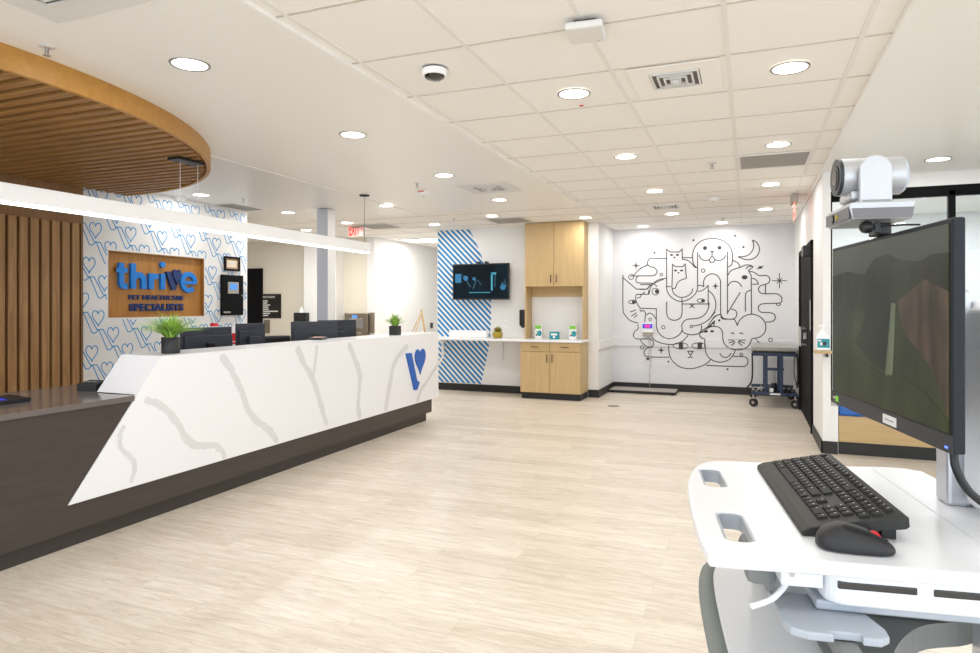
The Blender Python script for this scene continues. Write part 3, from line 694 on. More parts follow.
t = thing('office_chair', 'black office chair whose backrest top shows behind the counter', 'chair', (-5.15, 6.1, 0), -.6)
b = MB(); b.box(-.06, 0, -.24, .24, .62, 1.085, M['blackp'], .025, 3); b.build('backrest', t)
b = MB(); b.box(0, .46, -.24, .24, .43, .51, M['blackp'], .03, 3); b.box(-.05, .1, -.03, .03, .44, .66, M['darkp'], .01); b.build('seat', t)
b = MB(); b.cyl((.23, 0, .08), (.23, 0, .43), .03, M['darkp']); b.build('gas_lift', t)
for k in range(5):
    a = k*2*PI/5; b = MB(); e = Vector((.23+.28*math.cos(a), .28*math.sin(a), .07)); b.cyl((.23, 0, .09), e, .022, M['darkp'], .015); b.cyl(e+Vector((-.0, 0, -.042)), e+Vector((.025*math.sin(a), -.025*math.cos(a), -.042)), .028, M['rubber']); b.build('leg', t)

t = thing('supply_box', 'red and white striped box between the two left monitors', 'box', (-4.80, 5.14, .751), -.4)
b = MB(); b.box(-.06, .06, -.09, .09, 0, .47, M['white'], .003); b.build('carton', t)
b = MB(); b.box(.0602, .0612, -.09, .09, .33, .41, M['red']); [b.box(.0602, .0612, -.09, .09, .22+.04*k, .24+.04*k, M['red']) for k in range(3)]; b.build('red_print', t)
t = thing('storage_tub', 'small red lidded tub just behind the leftmost monitor', 'tub', (-4.9, 4.99, .751))
b = MB(); b.lathe((0, 0, 0), [(0, 0), (.034, 0), (.036, .49), (.033, .49)], M['white'], 28); b.build('tub', t)
b = MB(); b.lathe((0, 0, 0), [(.039, .48), (.039, .51), (0, .513)], M['red'], 28); b.build('lid', t)

p = hit(318, 339.5, 'z', CZ)
t = thing('card_tray', 'small dark tray with a pink card lying on the counter', 'tray', (p.x, p.y, CZ), .35)
b = MB(); b.box(-.07, .07, -.10, .10, 0, .022, M['darkp'], .004); b.build('tray', t)
b = MB(); b.box(-.05, .05, -.085, .085, .022, .025, M['pcard']); b.build('card', t)
# easel on the counter
p = hit(421, 334.6, 'z', CZ)
t = thing('tabletop_easel', 'little pale wooden easel at the far end of the counter', 'easel', (-3.86, 7.36, CZ))
b = MB(); b.tube([(0, .12, .012), (.03, -.04, .29)], .014, M['pine']); b.build('leg', t)
b = MB(); b.tube([(0, -.13, .007), (.03, -.02, .26)], .007, M['pine']); b.build('leg', t)
b = MB(); b.tube([(-.12, 0, .007), (.03, -.03, .26)], .007, M['pine']); b.build('rear_leg', t)

# low counter devices
t = thing('payment_terminal', 'black card reader on the low counter beside the slanted white end', 'card reader', (-4.195, 3.20, .851), .2)
b = MB(); b.prism([(-.09, 0), (.09, 0), (.09, .03), (.02, .065), (-.09, .05)], -.075, .075, M['blackp'], frame((0, 0, 0), (0, 1, 0), (0, 0, 1)), bev=.004); b.build('body', t)
b = MB(); b.box(-.05, .05, -.055, .0, .057, .0595, M['lens']); b.build('screen', t)
t = thing('signature_pad', 'black signature tablet lying on the low counter at the left edge', 'tablet', (-4.16, 2.53, .851), -.05)
b = MB(); b.prism([(-.10, 0), (.10, 0), (.10, .022), (-.10, .032)], -.14, .14, M['blackp'], frame((0, 0, 0), (1, 0, 0), (0, 0, 1)), bev=.004); b.build('body', t)
b = MB(); b.prism([(-.075, -.11), (.075, -.11), (.075, .02), (-.075, .02)], 0, .0012, M['blueled'], frame((0, 0, .0275), (.9988, 0, -.05), (0, 1, 0))); b.build('screen', t)

# things on the lettered wall
t = thing('framed_certificate', 'black framed certificate on the heart patterned wall', 'picture frame', (WX+.002, 6.66, 1.9))
pa, pb = hit(223.5, 256, 'x', WX), hit(239, 271.5, 'x', WX); cy = (pa.y+pb.y)/2; cz = (pa.z+pb.z)/2; t.location = (WX+.002, cy, cz); hw = (pb.y-pa.y)/2; hh = (pa.z-pb.z)/2
b = MB(); b.prism([(-hw, -hh), (hw, -hh), (hw, hh), (-hw, hh)], 0, .022, M['frame'], fs, [[(-hw+.025, -hh+.025), (hw-.025, -hh+.025), (hw-.025, hh-.025), (-hw+.025, hh-.025)]], bev=.003); b.build('frame', t)
b = MB(); b.box(0, .008, -hw+.02, hw-.02, -hh+.02, hh-.02, M['brownp']); b.box(.008, .009, -hw+.05, hw-.05, -hh+.045, hh-.05, M['cream']); b.box(.009, .0095, -hw+.07, hw-.07, -.0, .015, M['legend']); b.build('print', t)
pa, pb = hit(220, 274.5, 'x', WX), hit(241.5, 315, 'x', WX)
t = thing('alarm_panel', 'black metal alarm cabinet with a lit keypad below the framed certificate', 'alarm panel', (WX-.028, (pa.y+pb.y)/2, (pa.z+pb.z)/2)); hw = (pb.y-pa.y)/2; hh = (pa.z-pb.z)/2
b = MB(); b.box(.03, .06, -hw, hw, -hh, hh, M['frame'], .004); b.build('cabinet', t)
b = MB(); b.box(.06, .066, -.09, .10, 0.02, .17, M['grey'], .003); b.build('keypad', t)
b = MB(); b.box(.066, .068, -.06, .07, .07, .15, M['lcd']); b.build('display', t)
b = MB(); b.cyl((.06, hw-.03, 0), (.068, hw-.03, 0), .012, M['chrome'], n=14); b.build('lock', t)
b = MB(); b.box(.06, .0615, -hw+.03, -hw+.15, -hh+.03, -hh+.05, M['grey']); b.build('nameplate', t)

# rear wall things
YB = 10.698
def onrear(u0, u1, v0, v1, y=YB):
    a, c = hit(u0, v0, 'y', y), hit(u1, v1, 'y', y); return (a.x+c.x)/2, (a.z+c.z)/2, (c.x-a.x)/2, (a.z-c.z)/2
fr = frame((0, 0, 0), (1, 0, 0), (0, 0, 1))
x, z, hw, hh = onrear(262, 281.3, 294, 318.3)
t = thing('directory_sign', 'black directory sign with white lines on the beige rear wall', 'sign', (x, YB, z))
b = MB(); b.box(-hw, hw, -.015, 0, -hh, hh, M['signb'], .002); b.build('plate', t)
b = MB(); text(b, 'FIRST FLOOR', M['ink'], frame((-hw*.85, -.0152, hh*.66), (1, 0, 0), (0, 0, 1)), hw*1.25, hh*.16, .001, .01)
for k, l in enumerate((.5, .45, .75, .55, .6, 1.55, .75, .55)): b.box(-hw*.85, -hw*.85+l*hw, -.0162, -.0152, hh*(.38-.17*k), hh*(.38-.17*k)+.022, M['ink'])
b.build('lettering', t)
x, z, hw, hh = onrear(264.5, 270, 320, 333)
b = MB(); b.box(-hw, hw, -.02, 0, -hh, hh, M['steel'], .004); tag(b.build('wall_plate'), 'narrow steel wall plate under the directory sign', 'wall plate').location = (x, YB, z)
x, z, hw, hh = onrear(297.5, 309.5, 312.6, 323, 10.45)
t = thing('wall_dispenser', 'black wall dispenser with white cartridge on the pale rear pier', 'dispenser', (x, 10.448, z))
b = MB(); b.box(-hw, hw, -.12, 0, -hh, hh, M['blackp'], .01); b.build('housing', t)
b = MB(); b.cyl((.0, -.06, hh), (0, -.06, hh+.08), .045, M['white'], .03); b.cyl((0, -.06, hh+.08), (0, -.06, hh+.12), .012, M['white']); b.build('cartridge', t)
x, z, hw, hh = onrear(347.2, 370.3, 312.8, 333.5)
t = thing('water_fountain', 'stainless bottle filling fountain on the beige rear wall', 'water fountain', (x, YB, z))
b = MB(); b.box(-hw, hw, -.10, 0, -hh, hh, M['steel'], .012); b.box(-hw, hw, -.32, 0, -hh-.2, -hh+.03, M['steel'], .02); b.build('body', t)
b = MB(); b.box(-hw*.55, hw*.6, -.112, -.10, -hh*.5, hh*.45, M['chrome'], .004); b.build('bottle_alcove', t)
b = MB(); b.box(-.08, .03, -.104, -.10, hh*.52, hh*.78, M['lcd']); b.build('display', t)
x, z, hw, hh = onrear(371.8, 374.8, 312.5, 333)
b = MB(); b.box(-hw, hw, -.06, 0, -hh, hh, M['steel'], .006); tag(b.build('wall_bracket'), 'narrow bronze bracket on the rear wall right of the water fountain', 'wall bracket').location = (x, YB, z)
p = hit(431.3, 325.5, 'x', -6.6)
b = MB(); b.box(0, .012, -.06, .06, -.06, .06, M['blackp'], .004); tag(b.build('light_switch'), 'small black switch on the white corridor wall', 'switch').location = (-6.598, p.y, p.z)

# ================================================================= TELEVISION WALL
TY = 10.1
b = MB()
edge = [hit(u, v, 'y', TY) for u, v in ((469.5, 229.5), (477.5, 246), (483.5, 262), (488.5, 282), (491, 302), (490.5, 330), (487.5, 354), (480.5, 386))]
ed = smooth([(p.x, p.z) for p in edge], 5)
ol = [(-4.965, .13), (-4.965, H-.02), (ed[0].x, H-.02)]+[tuple(p) for p in ed]+[(ed[-1].x-.012, .13)]
b.prism(ol, 0, .002, M['stripes'], frame((0, TY-.0005, 0), (1, 0, 0), (0, 0, 1)))
tag(b.build('stripe_decal'), 'blue and white diagonal stripe decal on the wall behind the television', 'wall decal')
pa, pb = hit(452.6, 264.3, 'y', 9.93), hit(508.9, 299.6, 'y', 9.93); hw = (pb.x-pa.x)/2; hh = (pa.z-pb.z)/2
t = thing('television', 'black wall mounted television showing a dark blue scene', 'television', ((pa.x+pb.x)/2, 9.93, (pa.z+pb.z)/2))
b = MB(); b.box(-hw, hw, 0, .05, -hh, hh, M['blackp'], .006); b.build('casing', t)
b = MB(); b.box(-hw+.02, hw-.02, -.002, 0, -hh+.028, hh-.02, M['t_base']); b.build('screen', t)
b = MB()
def tq(x0, x1, z0, z1, m, zz=-.003): b.box(x0*hw, x1*hw, zz, -.002, z0*hh, z1*hh, M[m])
tq(-.9, -.68, -.05, .45, 't_blue'); tq(.38, .44, -.5, .5, 't_cyan'); tq(.38, .56, .38, .5, 't_cyan'); tq(.5, .54, -.3, .4, 't_dim'); tq(-.4, .35, -.62, -.58, 't_cyan')
for x0, z0, x1, z1, w in ((-.6, .35, -.35, -.3, .05), (-.15, .1, -.25, -.4, .05), (-.1, .1, .05, -.2, .03), (.8, -.05, .72, -.4, .08), (.85, .1, .9, -.3, .04)): b.stroke([(x0*hw, z0*hh), (x1*hw, z1*hh)], w*hw, .002, .003, M['t_dim'], fr, 0)
for cx, cz, r in ((-.22, .16, .06), (-.52, .2, .09), (.8, -.32, .1)): b.disc((cx*hw, cz*hh), r*hh*1.6, .002, .0032, M['t_blue'], fr, 12)
b.build('picture', t)
b = MB(); b.box(-.15, .15, .05, TY-9.938, -.15, .18, M['blackp']); 
for x in (-.03*10*hw*.3, .13*hw+.03): b.box(x-.02, x+.02, .0, .1, hh, hh+.035, M['blackp'], .004)
b.build('wall_mount', t)

# cabinets: local origin at the floor corner
CX0, CX1, CF, UF = -3.29, -2.34, 9.58, 9.80
t = thing('base_cabinet', 'pale oak base cabinet with two drawers and two doors', 'cabinet', (CX0, CF, 0), 0)
W = CX1-CX0
b = MB(); b.box(0, W, .02, TY-CF-.002, .10, .875, M['oak'], .002); b.build('body', t)
b = MB(); b.box(.01, W-.01, .05, TY-CF-.002, 0, .10, M['black']); b.build('kick_plate', t)
hd = lambda mb, x0, x1, z0, z1: mb.box(x0, x1, -.028, -.016, z0, z1, M['blackp'], .003)
for i in range(2):
    x0 = i*W/2+.003; x1 = (i+1)*W/2-.003
    b = MB(); b.box(x0, x1, 0, .02, .735, .872, M['oakh'], .002); d = b.build('drawer', t)
    c = MB(); xm = (x0+x1)/2; hd(c, xm-.06, xm+.06, .80, .81); [c.box(xm+s*.055-.004, xm+s*.055+.004, -.018, 0, .801, .809, M['blackp']) for s in (-1, 1)]; c.build('handle', d)
    b = MB(); b.box(x0, x1, 0, .02, .105, .729, M['oak'], .002); d = b.build('door', t)
    c = MB(); xm = W/2+(-.04 if i == 0 else .04); hd(c, xm-.005, xm+.005, .57, .69); [c.box(xm-.004, xm+.004, -.018, 0, z-.004, z+.004, M['blackp']) for z in (.58, .68)]; c.build('handle', d)
b = MB(); b.box(-4.93, CX1+.03, CF-.035, TY-.001, .878, .912, M['quartz'], .004)
ct = tag(b.build('wall_counter', loc=(-3.6, 9.8, .878)), 'white quartz counter running from the oak cabinet under the television', 'counter')
for x in (-4.86, -3.78):
    b = MB(); b.prism([(0, 0), (0, -.34), (.02, -.34), (.02, -.04), (.045, -.02), (.36, -.02), (.36, 0)], -.02, .02, M['whitem'], frame((x, TY-.003, .877), (0, -1, 0), (0, 0, 1))); tag(b.build('shelf_bracket', loc=(x, TY-.1, .7)), 'white bracket under the counter '+('near the reception desk end' if x < -4.5 else 'between the stripes and the oak cabinet'), 'bracket', 'counter brackets')
t = thing('upper_cabinet', 'tall pale oak wall cabinet with open niche down to the counter', 'cabinet', (CX0, UF, .913), 0)
dp = TY-UF-.002; zt = H-.006-.913; zb = 1.735-.913
b = MB(); b.box(0, W, .02, dp, zb, zt, M['oak'], .002); b.build('body', t)
for x0 in (0, W-.022):
    b = MB(); b.box(x0, x0+.022, .0, dp, 0, zb, M['oak'], .002); b.build('side_panel', t)
b = MB(); b.box(.022, W-.022, dp-.02, dp, zb-.16, zb, M['oakh']); b.build('back_rail', t)
for i in range(2):
    x0 = i*W/2+.003; x1 = (i+1)*W/2-.003
    b = MB(); b.box(x0, x1, 0, .02, zb+.002, zt-.004, M['oak'], .002); d = b.build('door', t)
    c = MB(); xm = W/2+(-.045 if i == 0 else .045); hd(c, xm-.005, xm+.005, zb+.06, zb+.18); [c.box(xm-.004, xm+.004, -.018, 0, z-.004, z+.004, M['blackp']) for z in (zb+.07, zb+.17)]; c.build('handle', d)
CT_Z = .9125
p = hit(464, 340, 'z', CT_Z)
b = MB(); b.box(-.34, .34, -.05, .05, 0, .11, M['white'], .006); tag(b.build('storage_tray'), 'long low white box on the counter under the television', 'box').location = (-4.33, 9.98, CT_Z)
t = thing('potted_plant', 'olive pot with orange and green plant on the wall counter', 'plant', (-3.78, 9.88, CT_Z))
b = MB(); b.lathe((0, 0, 0), [(0, 0), (.065, 0), (.083, .06), (.08, .10), (.072, .10), (.07, .085), (0, .085)], M['ochre'], 32); b.build('pot', t)
b = MB(); rg = random.Random(5)
for k in range(46):
    a = rg.random()*2*PI; el = .25+rg.random()*1.2; d = Vector((math.cos(a)*math.cos(el), math.sin(a)*math.cos(el), math.sin(el))); L_ = .06+.06*rg.random(); s = d.cross(Vector((0, 0, 1))).normalized()*.016; c = Vector((d.x*.02, d.y*.02, .09))
    b.add([c, c+d*L_*.5-s, c+d*L_, c+d*L_*.5+s], [(0, 1, 2, 3)], M['leafd'] if k % 3 else M['ochre'])
b.build('leaves', t)
b = MB()
for k in range(5):
    a = k*1.3; b.lathe((.05*math.cos(a), .05*math.sin(a), .14+.012*(k % 2)), [(0, -.014), (.012, -.008), (.015, 0), (.01, .01), (0, .013)], M['orange'], 10)
b.build('blooms', t)
t = thing('soap_dispenser', 'black soap dispenser on the wall left of the oak niche', 'dispenser', (-3.395, TY-.002, 1.24))
b = MB(); b.box(-.055, .055, -.10, 0, -.13, .13, M['blackp'], .012, 3); b.build('housing', t)
b = MB(); b.box(-.03, .03, -.09, -.03, -.16, -.13, M['darkp'], .006); b.build('nozzle', t)
b = MB(); b.box(-.035, .035, -.008, 0, -.057, .057, M['white'], .003); b.box(-.017, .017, -.010, -.008, -.034, .034, M['whitem'], .002); tag(b.build('wall_outlet'), 'white outlet plate on the wall above the olive plant', 'outlet').location = (-3.72, TY-.002, 1.14)
def pouch(x, label):
    t = thing('product_pouch', label, 'package', (x, 9.92, CT_Z), 0, 'green and white packages in the niche')
    b = MB(); b.prism([(-.06, 0), (.06, 0), (.055, .17), (.052, .22), (-.052, .22), (-.055, .17)], -.02, .02, M['white'], fr, bev=.008); b.build('pouch', t)
    b = MB(); b.prism([(-.05, .155), (.05, .155), (.048, .212), (-.048, .212)], .0201, .0212, M['green'], fr); b.build('lime_band', t)
    b = MB(); b.disc((.022, .085), .036, .0201, .0213, M['teal'], fr, 20, 1, 1.3); b.disc((-.025, .06), .016, .0201, .0213, M['navyp'], fr, 12); b.disc((-.02, .105), .013, .0201, .0213, M['green'], fr, 12); b.build('picture', t)
pouch(-3.10, 'green and white package at the left end of the oak niche')
pouch(-2.54, 'green and white package at the right end of the oak niche')
t = thing('display_box', 'small teal display box between the two green packages', 'box', (-2.82, 9.86, CT_Z))
b = MB(); b.box(-.075, .075, -.03, .03, 0, .115, M['teal'], .004); b.build('box', t)
b = MB(); b.box(-.05, .05, -.0312, -.03, .06, .09, M['ink']); b.disc((0, .035), .02, .0301, .0312, M['ink'], fr, 14); b.build('print', t)

# ================================================================= MURAL
MY = 11.2995
mu = MB()
def conv(o, s):
    return lambda p: (lambda q: (q.x, q.z))(hit(o[0]+p[0]/s, o[1]+p[1]/s, 'y', MY))
fm = frame((0, MY, 0), (1, 0, 0), (0, 0, 1))
def mh(p):  # the rail stands proud of the wall; paint on it sits on its face
    return .0225 if .745 < p[1] < .885 else .0
def inkrun(P, w):
    run = []; lv = None
    for i in range(len(P)-1):
        n = max(1, int((P[i+1]-P[i]).length/.02))
        for k in range(n+(i == len(P)-2)):
            q = P[i].lerp(P[i+1], k/n); l = mh(q)
            if lv is not None and l != lv and run:
                run.append(q)
                if len(run) > 1: mu.stroke(run, w, lv+.0002, lv+.0013, M['line'], fm, 0)
                run = []
            run.append(q); lv = l
    if len(run) > 1: mu.stroke(run, w, lv+.0002, lv+.0013, M['line'], fm, 0)
LW = .0155
def fig(c, items):
    for it in items:
        kind = it[0]
        if kind == 's': inkrun(smooth([c(p) for p in it[1]], 6), LW)
        elif kind == 'l': inkrun([Vector(c(p)) for p in it[1]], LW)
        elif kind == 'd':
            q = c(it[1]); r = abs(c((it[1][0]+it[2], it[1][1]))[0]-q[0]); a = mh(q); mu.disc(q, r, a+.0002, a+.0014, M['line'], fm, 14, 1, it[3] if len(it) > 3 else 1)
        elif kind == 'o':
            q = c(it[1]); r = abs(c((it[1][0]+it[2], it[1][1]))[0]-q[0]); e = it[3] if len(it) > 3 else 1
            inkrun([Vector((q[0]+r*math.cos(2*PI*i/24), q[1]+r*e*math.sin(2*PI*i/24))) for i in range(25)], LW*.8)
        elif kind == 'p': mu.prism([c(p) for p in it[1]], .0002+mh(c(it[1][0])), .0014+mh(c(it[1][0])), M['line'], fm)
        elif kind == 'x':
            (x, y), r = it[1], it[2]
            for a in range(0, 180, 45):
                rr = r if a % 90 == 0 else r*.5
                inkrun([Vector(c((x+rr*math.cos(math.radians(a)), y+rr*math.sin(math.radians(a))))), Vector(c((x-rr*math.cos(math.radians(a)), y-rr*math.sin(math.radians(a)))))], LW*.8)
c3, c4, c5, c6, c7 = conv((640, 230), 7.26), conv((700, 230), 7.26), conv((615, 290), 7.26), conv((700, 300), 7.26), conv((600, 210), 3.109)
fig(c3, [
 ('s', [(412, 272), (390, 250), (382, 200), (386, 155), (405, 115), (440, 83), (480, 67), (525, 62), (572, 67), (612, 83), (648, 115), (668, 160), (672, 210), (665, 250), (640, 270)]),
 ('l', [(418, 162), (418, 430)]), ('l', [(635, 157), (635, 610)]),
 ('s', [(430, 182), (440, 206), (468, 221), (500, 216), (523, 192), (547, 216), (578, 221), (610, 206), (622, 182)]), ('l', [(523, 192), (523, 160)]), ('p', [(503, 153), (545, 153), (524, 166)]),
 ('s', [(503, 214), (508, 230), (524, 236), (539, 228), (542, 212)]), ('d', (472, 131), 15), ('d', (577, 129), 15),
 ('l', [(193, 420), (193, 140), (220, 160), (285, 160), (306, 138), (308, 215)]), ('s', [(308, 215), (345, 220), (380, 248), (398, 270), (418, 272)]), ('l', [(310, 201), (383, 201)]),
 ('d', (229, 181), 12, .6), ('d', (272, 181), 12, .6), ('p', [(240, 195), (260, 195), (250, 208)]),
 ('l', [(232, 420), (236, 250), (258, 266), (310, 266), (328, 248), (337, 352)]), ('s', [(337, 352), (300, 362), (272, 385), (255, 422), (233, 422)]),
 ('d', (258, 294), 12, .6), ('d', (302, 294), 12, .6), ('p', [(270, 307), (290, 307), (280, 320)]),
 ('s', [(193, 410), (200, 450), (230, 490), (275, 515), (315, 517), (360, 500), (400, 465), (418, 428)]), ('s', [(232, 422), (245, 460), (285, 487), (330, 485), (370, 460), (384, 424)]), ('l', [(193, 410), (226, 410)]),
 ('s', [(193, 207), (80, 207), (60, 222), (54, 245), (72, 266), (102, 272), (124, 298), (114, 322), (90, 332), (0, 333), (-70, 335)]), ('s', [(52, 258), (20, 270), (0, 280)]),
 ('s', [(193, 350), (140, 360), (102, 383), (76, 420), (66, 466)]), ('l', [(66, 466), (0, 467)]), ('l', [(75, 396), (0, 397)]), ('s', [(75, 396), (48, 428), (0, 432)]),
 ('o', (112, 447), 25), ('d', (124, 446), 16), ('l', [(193, 520), (193, 600)]), 
 ('l', [(303, 537), (495, 537)]), ('l', [(495, 545), (495, 400)]), ('s', [(497, 400), (460, 435), (420, 447)]), ('l', [(360, 535), (395, 567)]), ('l', [(395, 535), (360, 567)]),
 ('o', (442, 513), 28, .5), ('d', (458, 514), 14, .9), ('s', [(418, 405), (440, 402), (465, 412)]),
 ('s', [(500, 440), (535, 480), (551, 540), (540, 592), (500, 652)]),
 ('s', [(463, 410), (462, 372), (482, 336), (522, 318), (562, 332), (585, 368)]), ('l', [(585, 368), (585, 600)]), ('s', [(585, 600), (597, 635), (625, 645), (665, 648), (693, 636), (703, 608), (692, 584), (662, 574)]),
 ('l', [(632, 608), (728, 452)]), ('x', (548, 407), 22), ('s', [(520, 655), (545, 626), (580, 615), (600, 636)]),
 ('d', (105, 165), 8), ('d', (388, 74), 8), ('d', (690, 43), 7), ('o', (155, 323), 10), ('o', (458, 295), 13)])
fig(c4, [
 ('s', [(275, 195), (330, 190), (370, 165), (390, 120), (381, 72)]), ('s', [(381, 72), (415, 95), (432, 140), (416, 185), (380, 210), (335, 215), (275, 195)]),
 ('s', [(203, 330), (222, 298), (258, 281), (292, 272)]), ('s', [(292, 272), (275, 240), (238, 220)]), ('s', [(292, 272), (315, 260), (345, 253), (378, 260)]), ('s', [(333, 283), (350, 266), (384, 266), (365, 284), (352, 292), (358, 305), (372, 330)]), ('l', [(372, 330), (374, 612)]),
 ('s', [(360, 300), (395, 308), (428, 330), (482, 331), (505, 350), (502, 378), (478, 394), (440, 405), (424, 430), (438, 455), (470, 463), (550, 463), (585, 480), (594, 506), (578, 530), (460, 535), (430, 550), (424, 575), (445, 597), (505, 600), (538, 612), (549, 640)]),
 ('s', [(378, 350), (405, 360), (425, 393)]), ('l', [(425, 393), (378, 393)]), ('l', [(475, 395), (475, 463)]), ('s', [(203, 408), (216, 385), (246, 373), (280, 382), (304, 412)]),
 ('d', (324, 343), 22, .75), ('s', [(330, 592), (330, 475), (345, 447), (370, 437)]), ('d', (438, 272), 15, .7), ('l', [(415, 284), (462, 260)]), ('o', (570, 540), 14, .7),
 ('x', (577, 368), 55), ('d', (577, 368), 8), ('d', (255, 42), 7), ('d', (315, 124), 8)])
fig(c5, [
 ('s', [(58, -110), (58, 130), (72, 180), (112, 222), (170, 240)]), ('l', [(245, 0), (243, 31), (155, 32)]), ('s', [(155, 32), (150, 58), (158, 92), (182, 132)]), ('l', [(182, 132), (300, 136), (300, 260)]),
 ('s', [(300, 260), (312, 302), (342, 336), (380, 352), (422, 349), (465, 326), (487, 290), (485, 255), (502, 226), (532, 212), (600, 205), (650, 180), (678, 132), (682, 90)]), ('s', [(190, 35), (182, 53), (160, 58)]),
 ('o', (125, 87), 27, .5), ('p', [(124, 75), (148, 75), (148, 100), (124, 100)]), ('l', [(110, 160), (152, 145)]), ('l', [(118, 190), (156, 166)]), ('l', [(138, 202), (162, 180)]), ('l', [(180, 140), (190, 156), (205, 145)]), ('l', [(205, 145), (222, 166), (216, 236)]),
 ('s', [(228, 182), (250, 168), (276, 180), (298, 212)]), ('s', [(376, 85), (376, 170), (392, 206), (430, 220), (470, 206), (486, 170), (486, 60)]),
 ('o', (255, 213), 10), ('o', (350, 270), 12), ('o', (197, 417), 12), ('d', (387, 520), 7), ('s', [(487, 290), (503, 312), (552, 325), (602, 317), (626, 290), (628, 255)]), ('o', (555, 265), 10), ('s', [(562, 262), (620, 250), (680, 215), (728, 158)]),
 ('s', [(268, 344), (300, 370), (350, 388), (402, 395), (442, 391), (492, 370), (530, 330)]), ('s', [(165, 250), (168, 280), (145, 300), (133, 328), (146, 350), (180, 355), (250, 356), (276, 370), (280, 398), (260, 415), (230, 408), (202, 386), (185, 360)]),
 ('s', [(390, 400), (391, 440), (402, 490), (442, 540), (500, 567), (560, 570), (622, 555), (670, 530), (696, 504)]), ('s', [(272, 415), (236, 421), (212, 445), (216, 470), (242, 485), (395, 488)]),
 ('o', (477, 405), 55, .42), ('p', [(464, 380), (495, 380), (495, 427), (464, 427)]), ('o', (608, 405), 50, .45), ('p', [(600, 380), (633, 380), (633, 427), (600, 427)]), ('l', [(527, 445), (568, 445), (548, 476), (527, 445)]), ('s', [(530, 493), (548, 485), (565, 494)]), ('x', (335, 438), 24),
 ('s', [(620, 316), (640, 290), (680, 266), (726, 265)]), ('s', [(612, 320), (626, 345), (652, 356)]), ('l', [(690, 264), (726, 228)])])
fig(c6, [
 ('s', [(270, 186), (256, 150), (238, 140), (168, 138), (150, 118)]), ('s', [(270, 186), (281, 158), (310, 125), (350, 107), (392, 105), (440, 125), (470, 160), (478, 200), (466, 240), (430, 270), (376, 281)]),
 ('s', [(376, 281), (368, 304), (345, 340), (310, 356), (265, 362), (215, 350), (180, 320), (166, 280), (165, 242), (155, 215), (135, 197), (100, 191), (65, 200), (30, 226), (0, 240)]), ('l', [(100, 191), (106, 150), (62, 196)]),
 ('s', [(152, 104), (120, 114), (85, 148), (52, 200)]), ('d', (42, 228), 16, .6), ('d', (88, 227), 14, .65),
 ('s', [(35, 285), (38, 360), (57, 410), (97, 440), (150, 451), (205, 436), (240, 402), (256, 364)]), ('s', [(143, 385), (160, 410), (190, 417), (216, 402), (226, 385)]),
 ('s', [(225, 246), (237, 238), (248, 248)]), ('s', [(287, 246), (300, 238), (312, 249)]), ('p', [(254, 286), (276, 286), (265, 298)]), ('l', [(205, 289), (250, 291)]), ('l', [(210, 312), (250, 298)]), ('l', [(228, 330), (256, 304)]), ('l', [(281, 291), (332, 290)]), ('l', [(279, 297), (326, 313)]), ('l', [(275, 303), (306, 330)]),
 ('s', [(240, 410), (320, 412), (345, 430), (347, 456), (330, 478), (290, 483), (45, 475)]), ('o', (300, 395), 10), ('d', (200, 502), 8), ('o', (512, 290), 14), ('d', (140, 148), 9), ('l', [(404, 284), (430, 310)]), ('s', [(549, 125), (535, 150), (500, 160), (477, 158)])])
fig(c7, [('l', [(71, 252), (71, 210), (113, 246), (148, 246)]), ('o', (97, 208), 8), ('s', [(105, 203), (122, 185), (148, 170)]), ('x', (112, 173), 12), ('s', [(148, 246), (160, 232), (200, 214)]), ('s', [(118, 262), (130, 262), (140, 254)]), ('s', [(122, 203), (112, 214), (118, 226), (160, 228), (178, 238)])])
tag(mu.build('mural'), 'black line animal mural painted across the white end wall', 'mural')

# ================================================================= SCALE
t = thing('floor_scale', 'low grey pet scale platform on the floor under the mural', 'scale', (-1.62, 11.02, 0))
b = MB(); b.box(-.54, .54, -.24, .24, .012, .045, M['black'], .004); b.build('deck', t)
b = MB(); b.box(-.53, .53, -.235, .235, .045, .05, M['grey'], .002); b.build('mat', t)
for sx in (-1, 1):
    for sy in (-1, 1):
        b = MB(); b.cyl((sx*.48, sy*.2, 0), (sx*.48, sy*.2, .012), .025, M['rubber'], n=14); b.build('foot', t)
p = hit(648, 330, 'y', 11.28)
t = thing('scale_display', 'white scale readout with red digits on the mural wall', 'scale display', (p.x, 11.276, p.z))
b = MB(); b.box(-.09, .09, -.06, 0, -.04, .12, M['white'], .008); b.build('housing', t)
b = MB(); b.box(-.08, .08, -.064, -.06, .03, .105, M['blueled']); b.build('screen', t)
b = MB(); text(b, '000', M['redled'], frame((-.045, -.0645, .045), (1, 0, 0), (0, 0, 1)), .09, .045, .001, .02); b.build('digits', t)
b = MB(); b.box(-.08, .07, -.05, 0, -.10, -.04, M['grey'], .006); b.build('bracket', t)
t = thing('power_outlet', 'outlet with black plug on the wall below the scale readout', 'outlet', (p.x+.0, 11.298, .50))
b = MB(); b.box(-.035, .035, -.008, 0, -.06, .06, M['white'], .003); b.build('plate', t)
b = MB(); b.box(-.025, .025, -.05, -.008, .02, .055, M['blackp'], .006); b.build('plug', t)
b = MB(); b.tube(smooth([(p.x, 11.27, p.z-.10), (p.x+.02, 11.27, .75), (p.x+.01, 11.255, .56)], 6), .004, M['grey']); b.tube(smooth([(p.x+.03, 11.265, p.z-.1), (p.x+.05, 11.262, .7), (p.x+.03, 11.275, .3), (p.x+.03, 11.27, .06)], 6), .004, M['grey'])
tag(b.build('scale_cable', loc=(p.x, 11.28, .5)), 'thin grey cable running down the mural wall from the scale readout', 'cable')

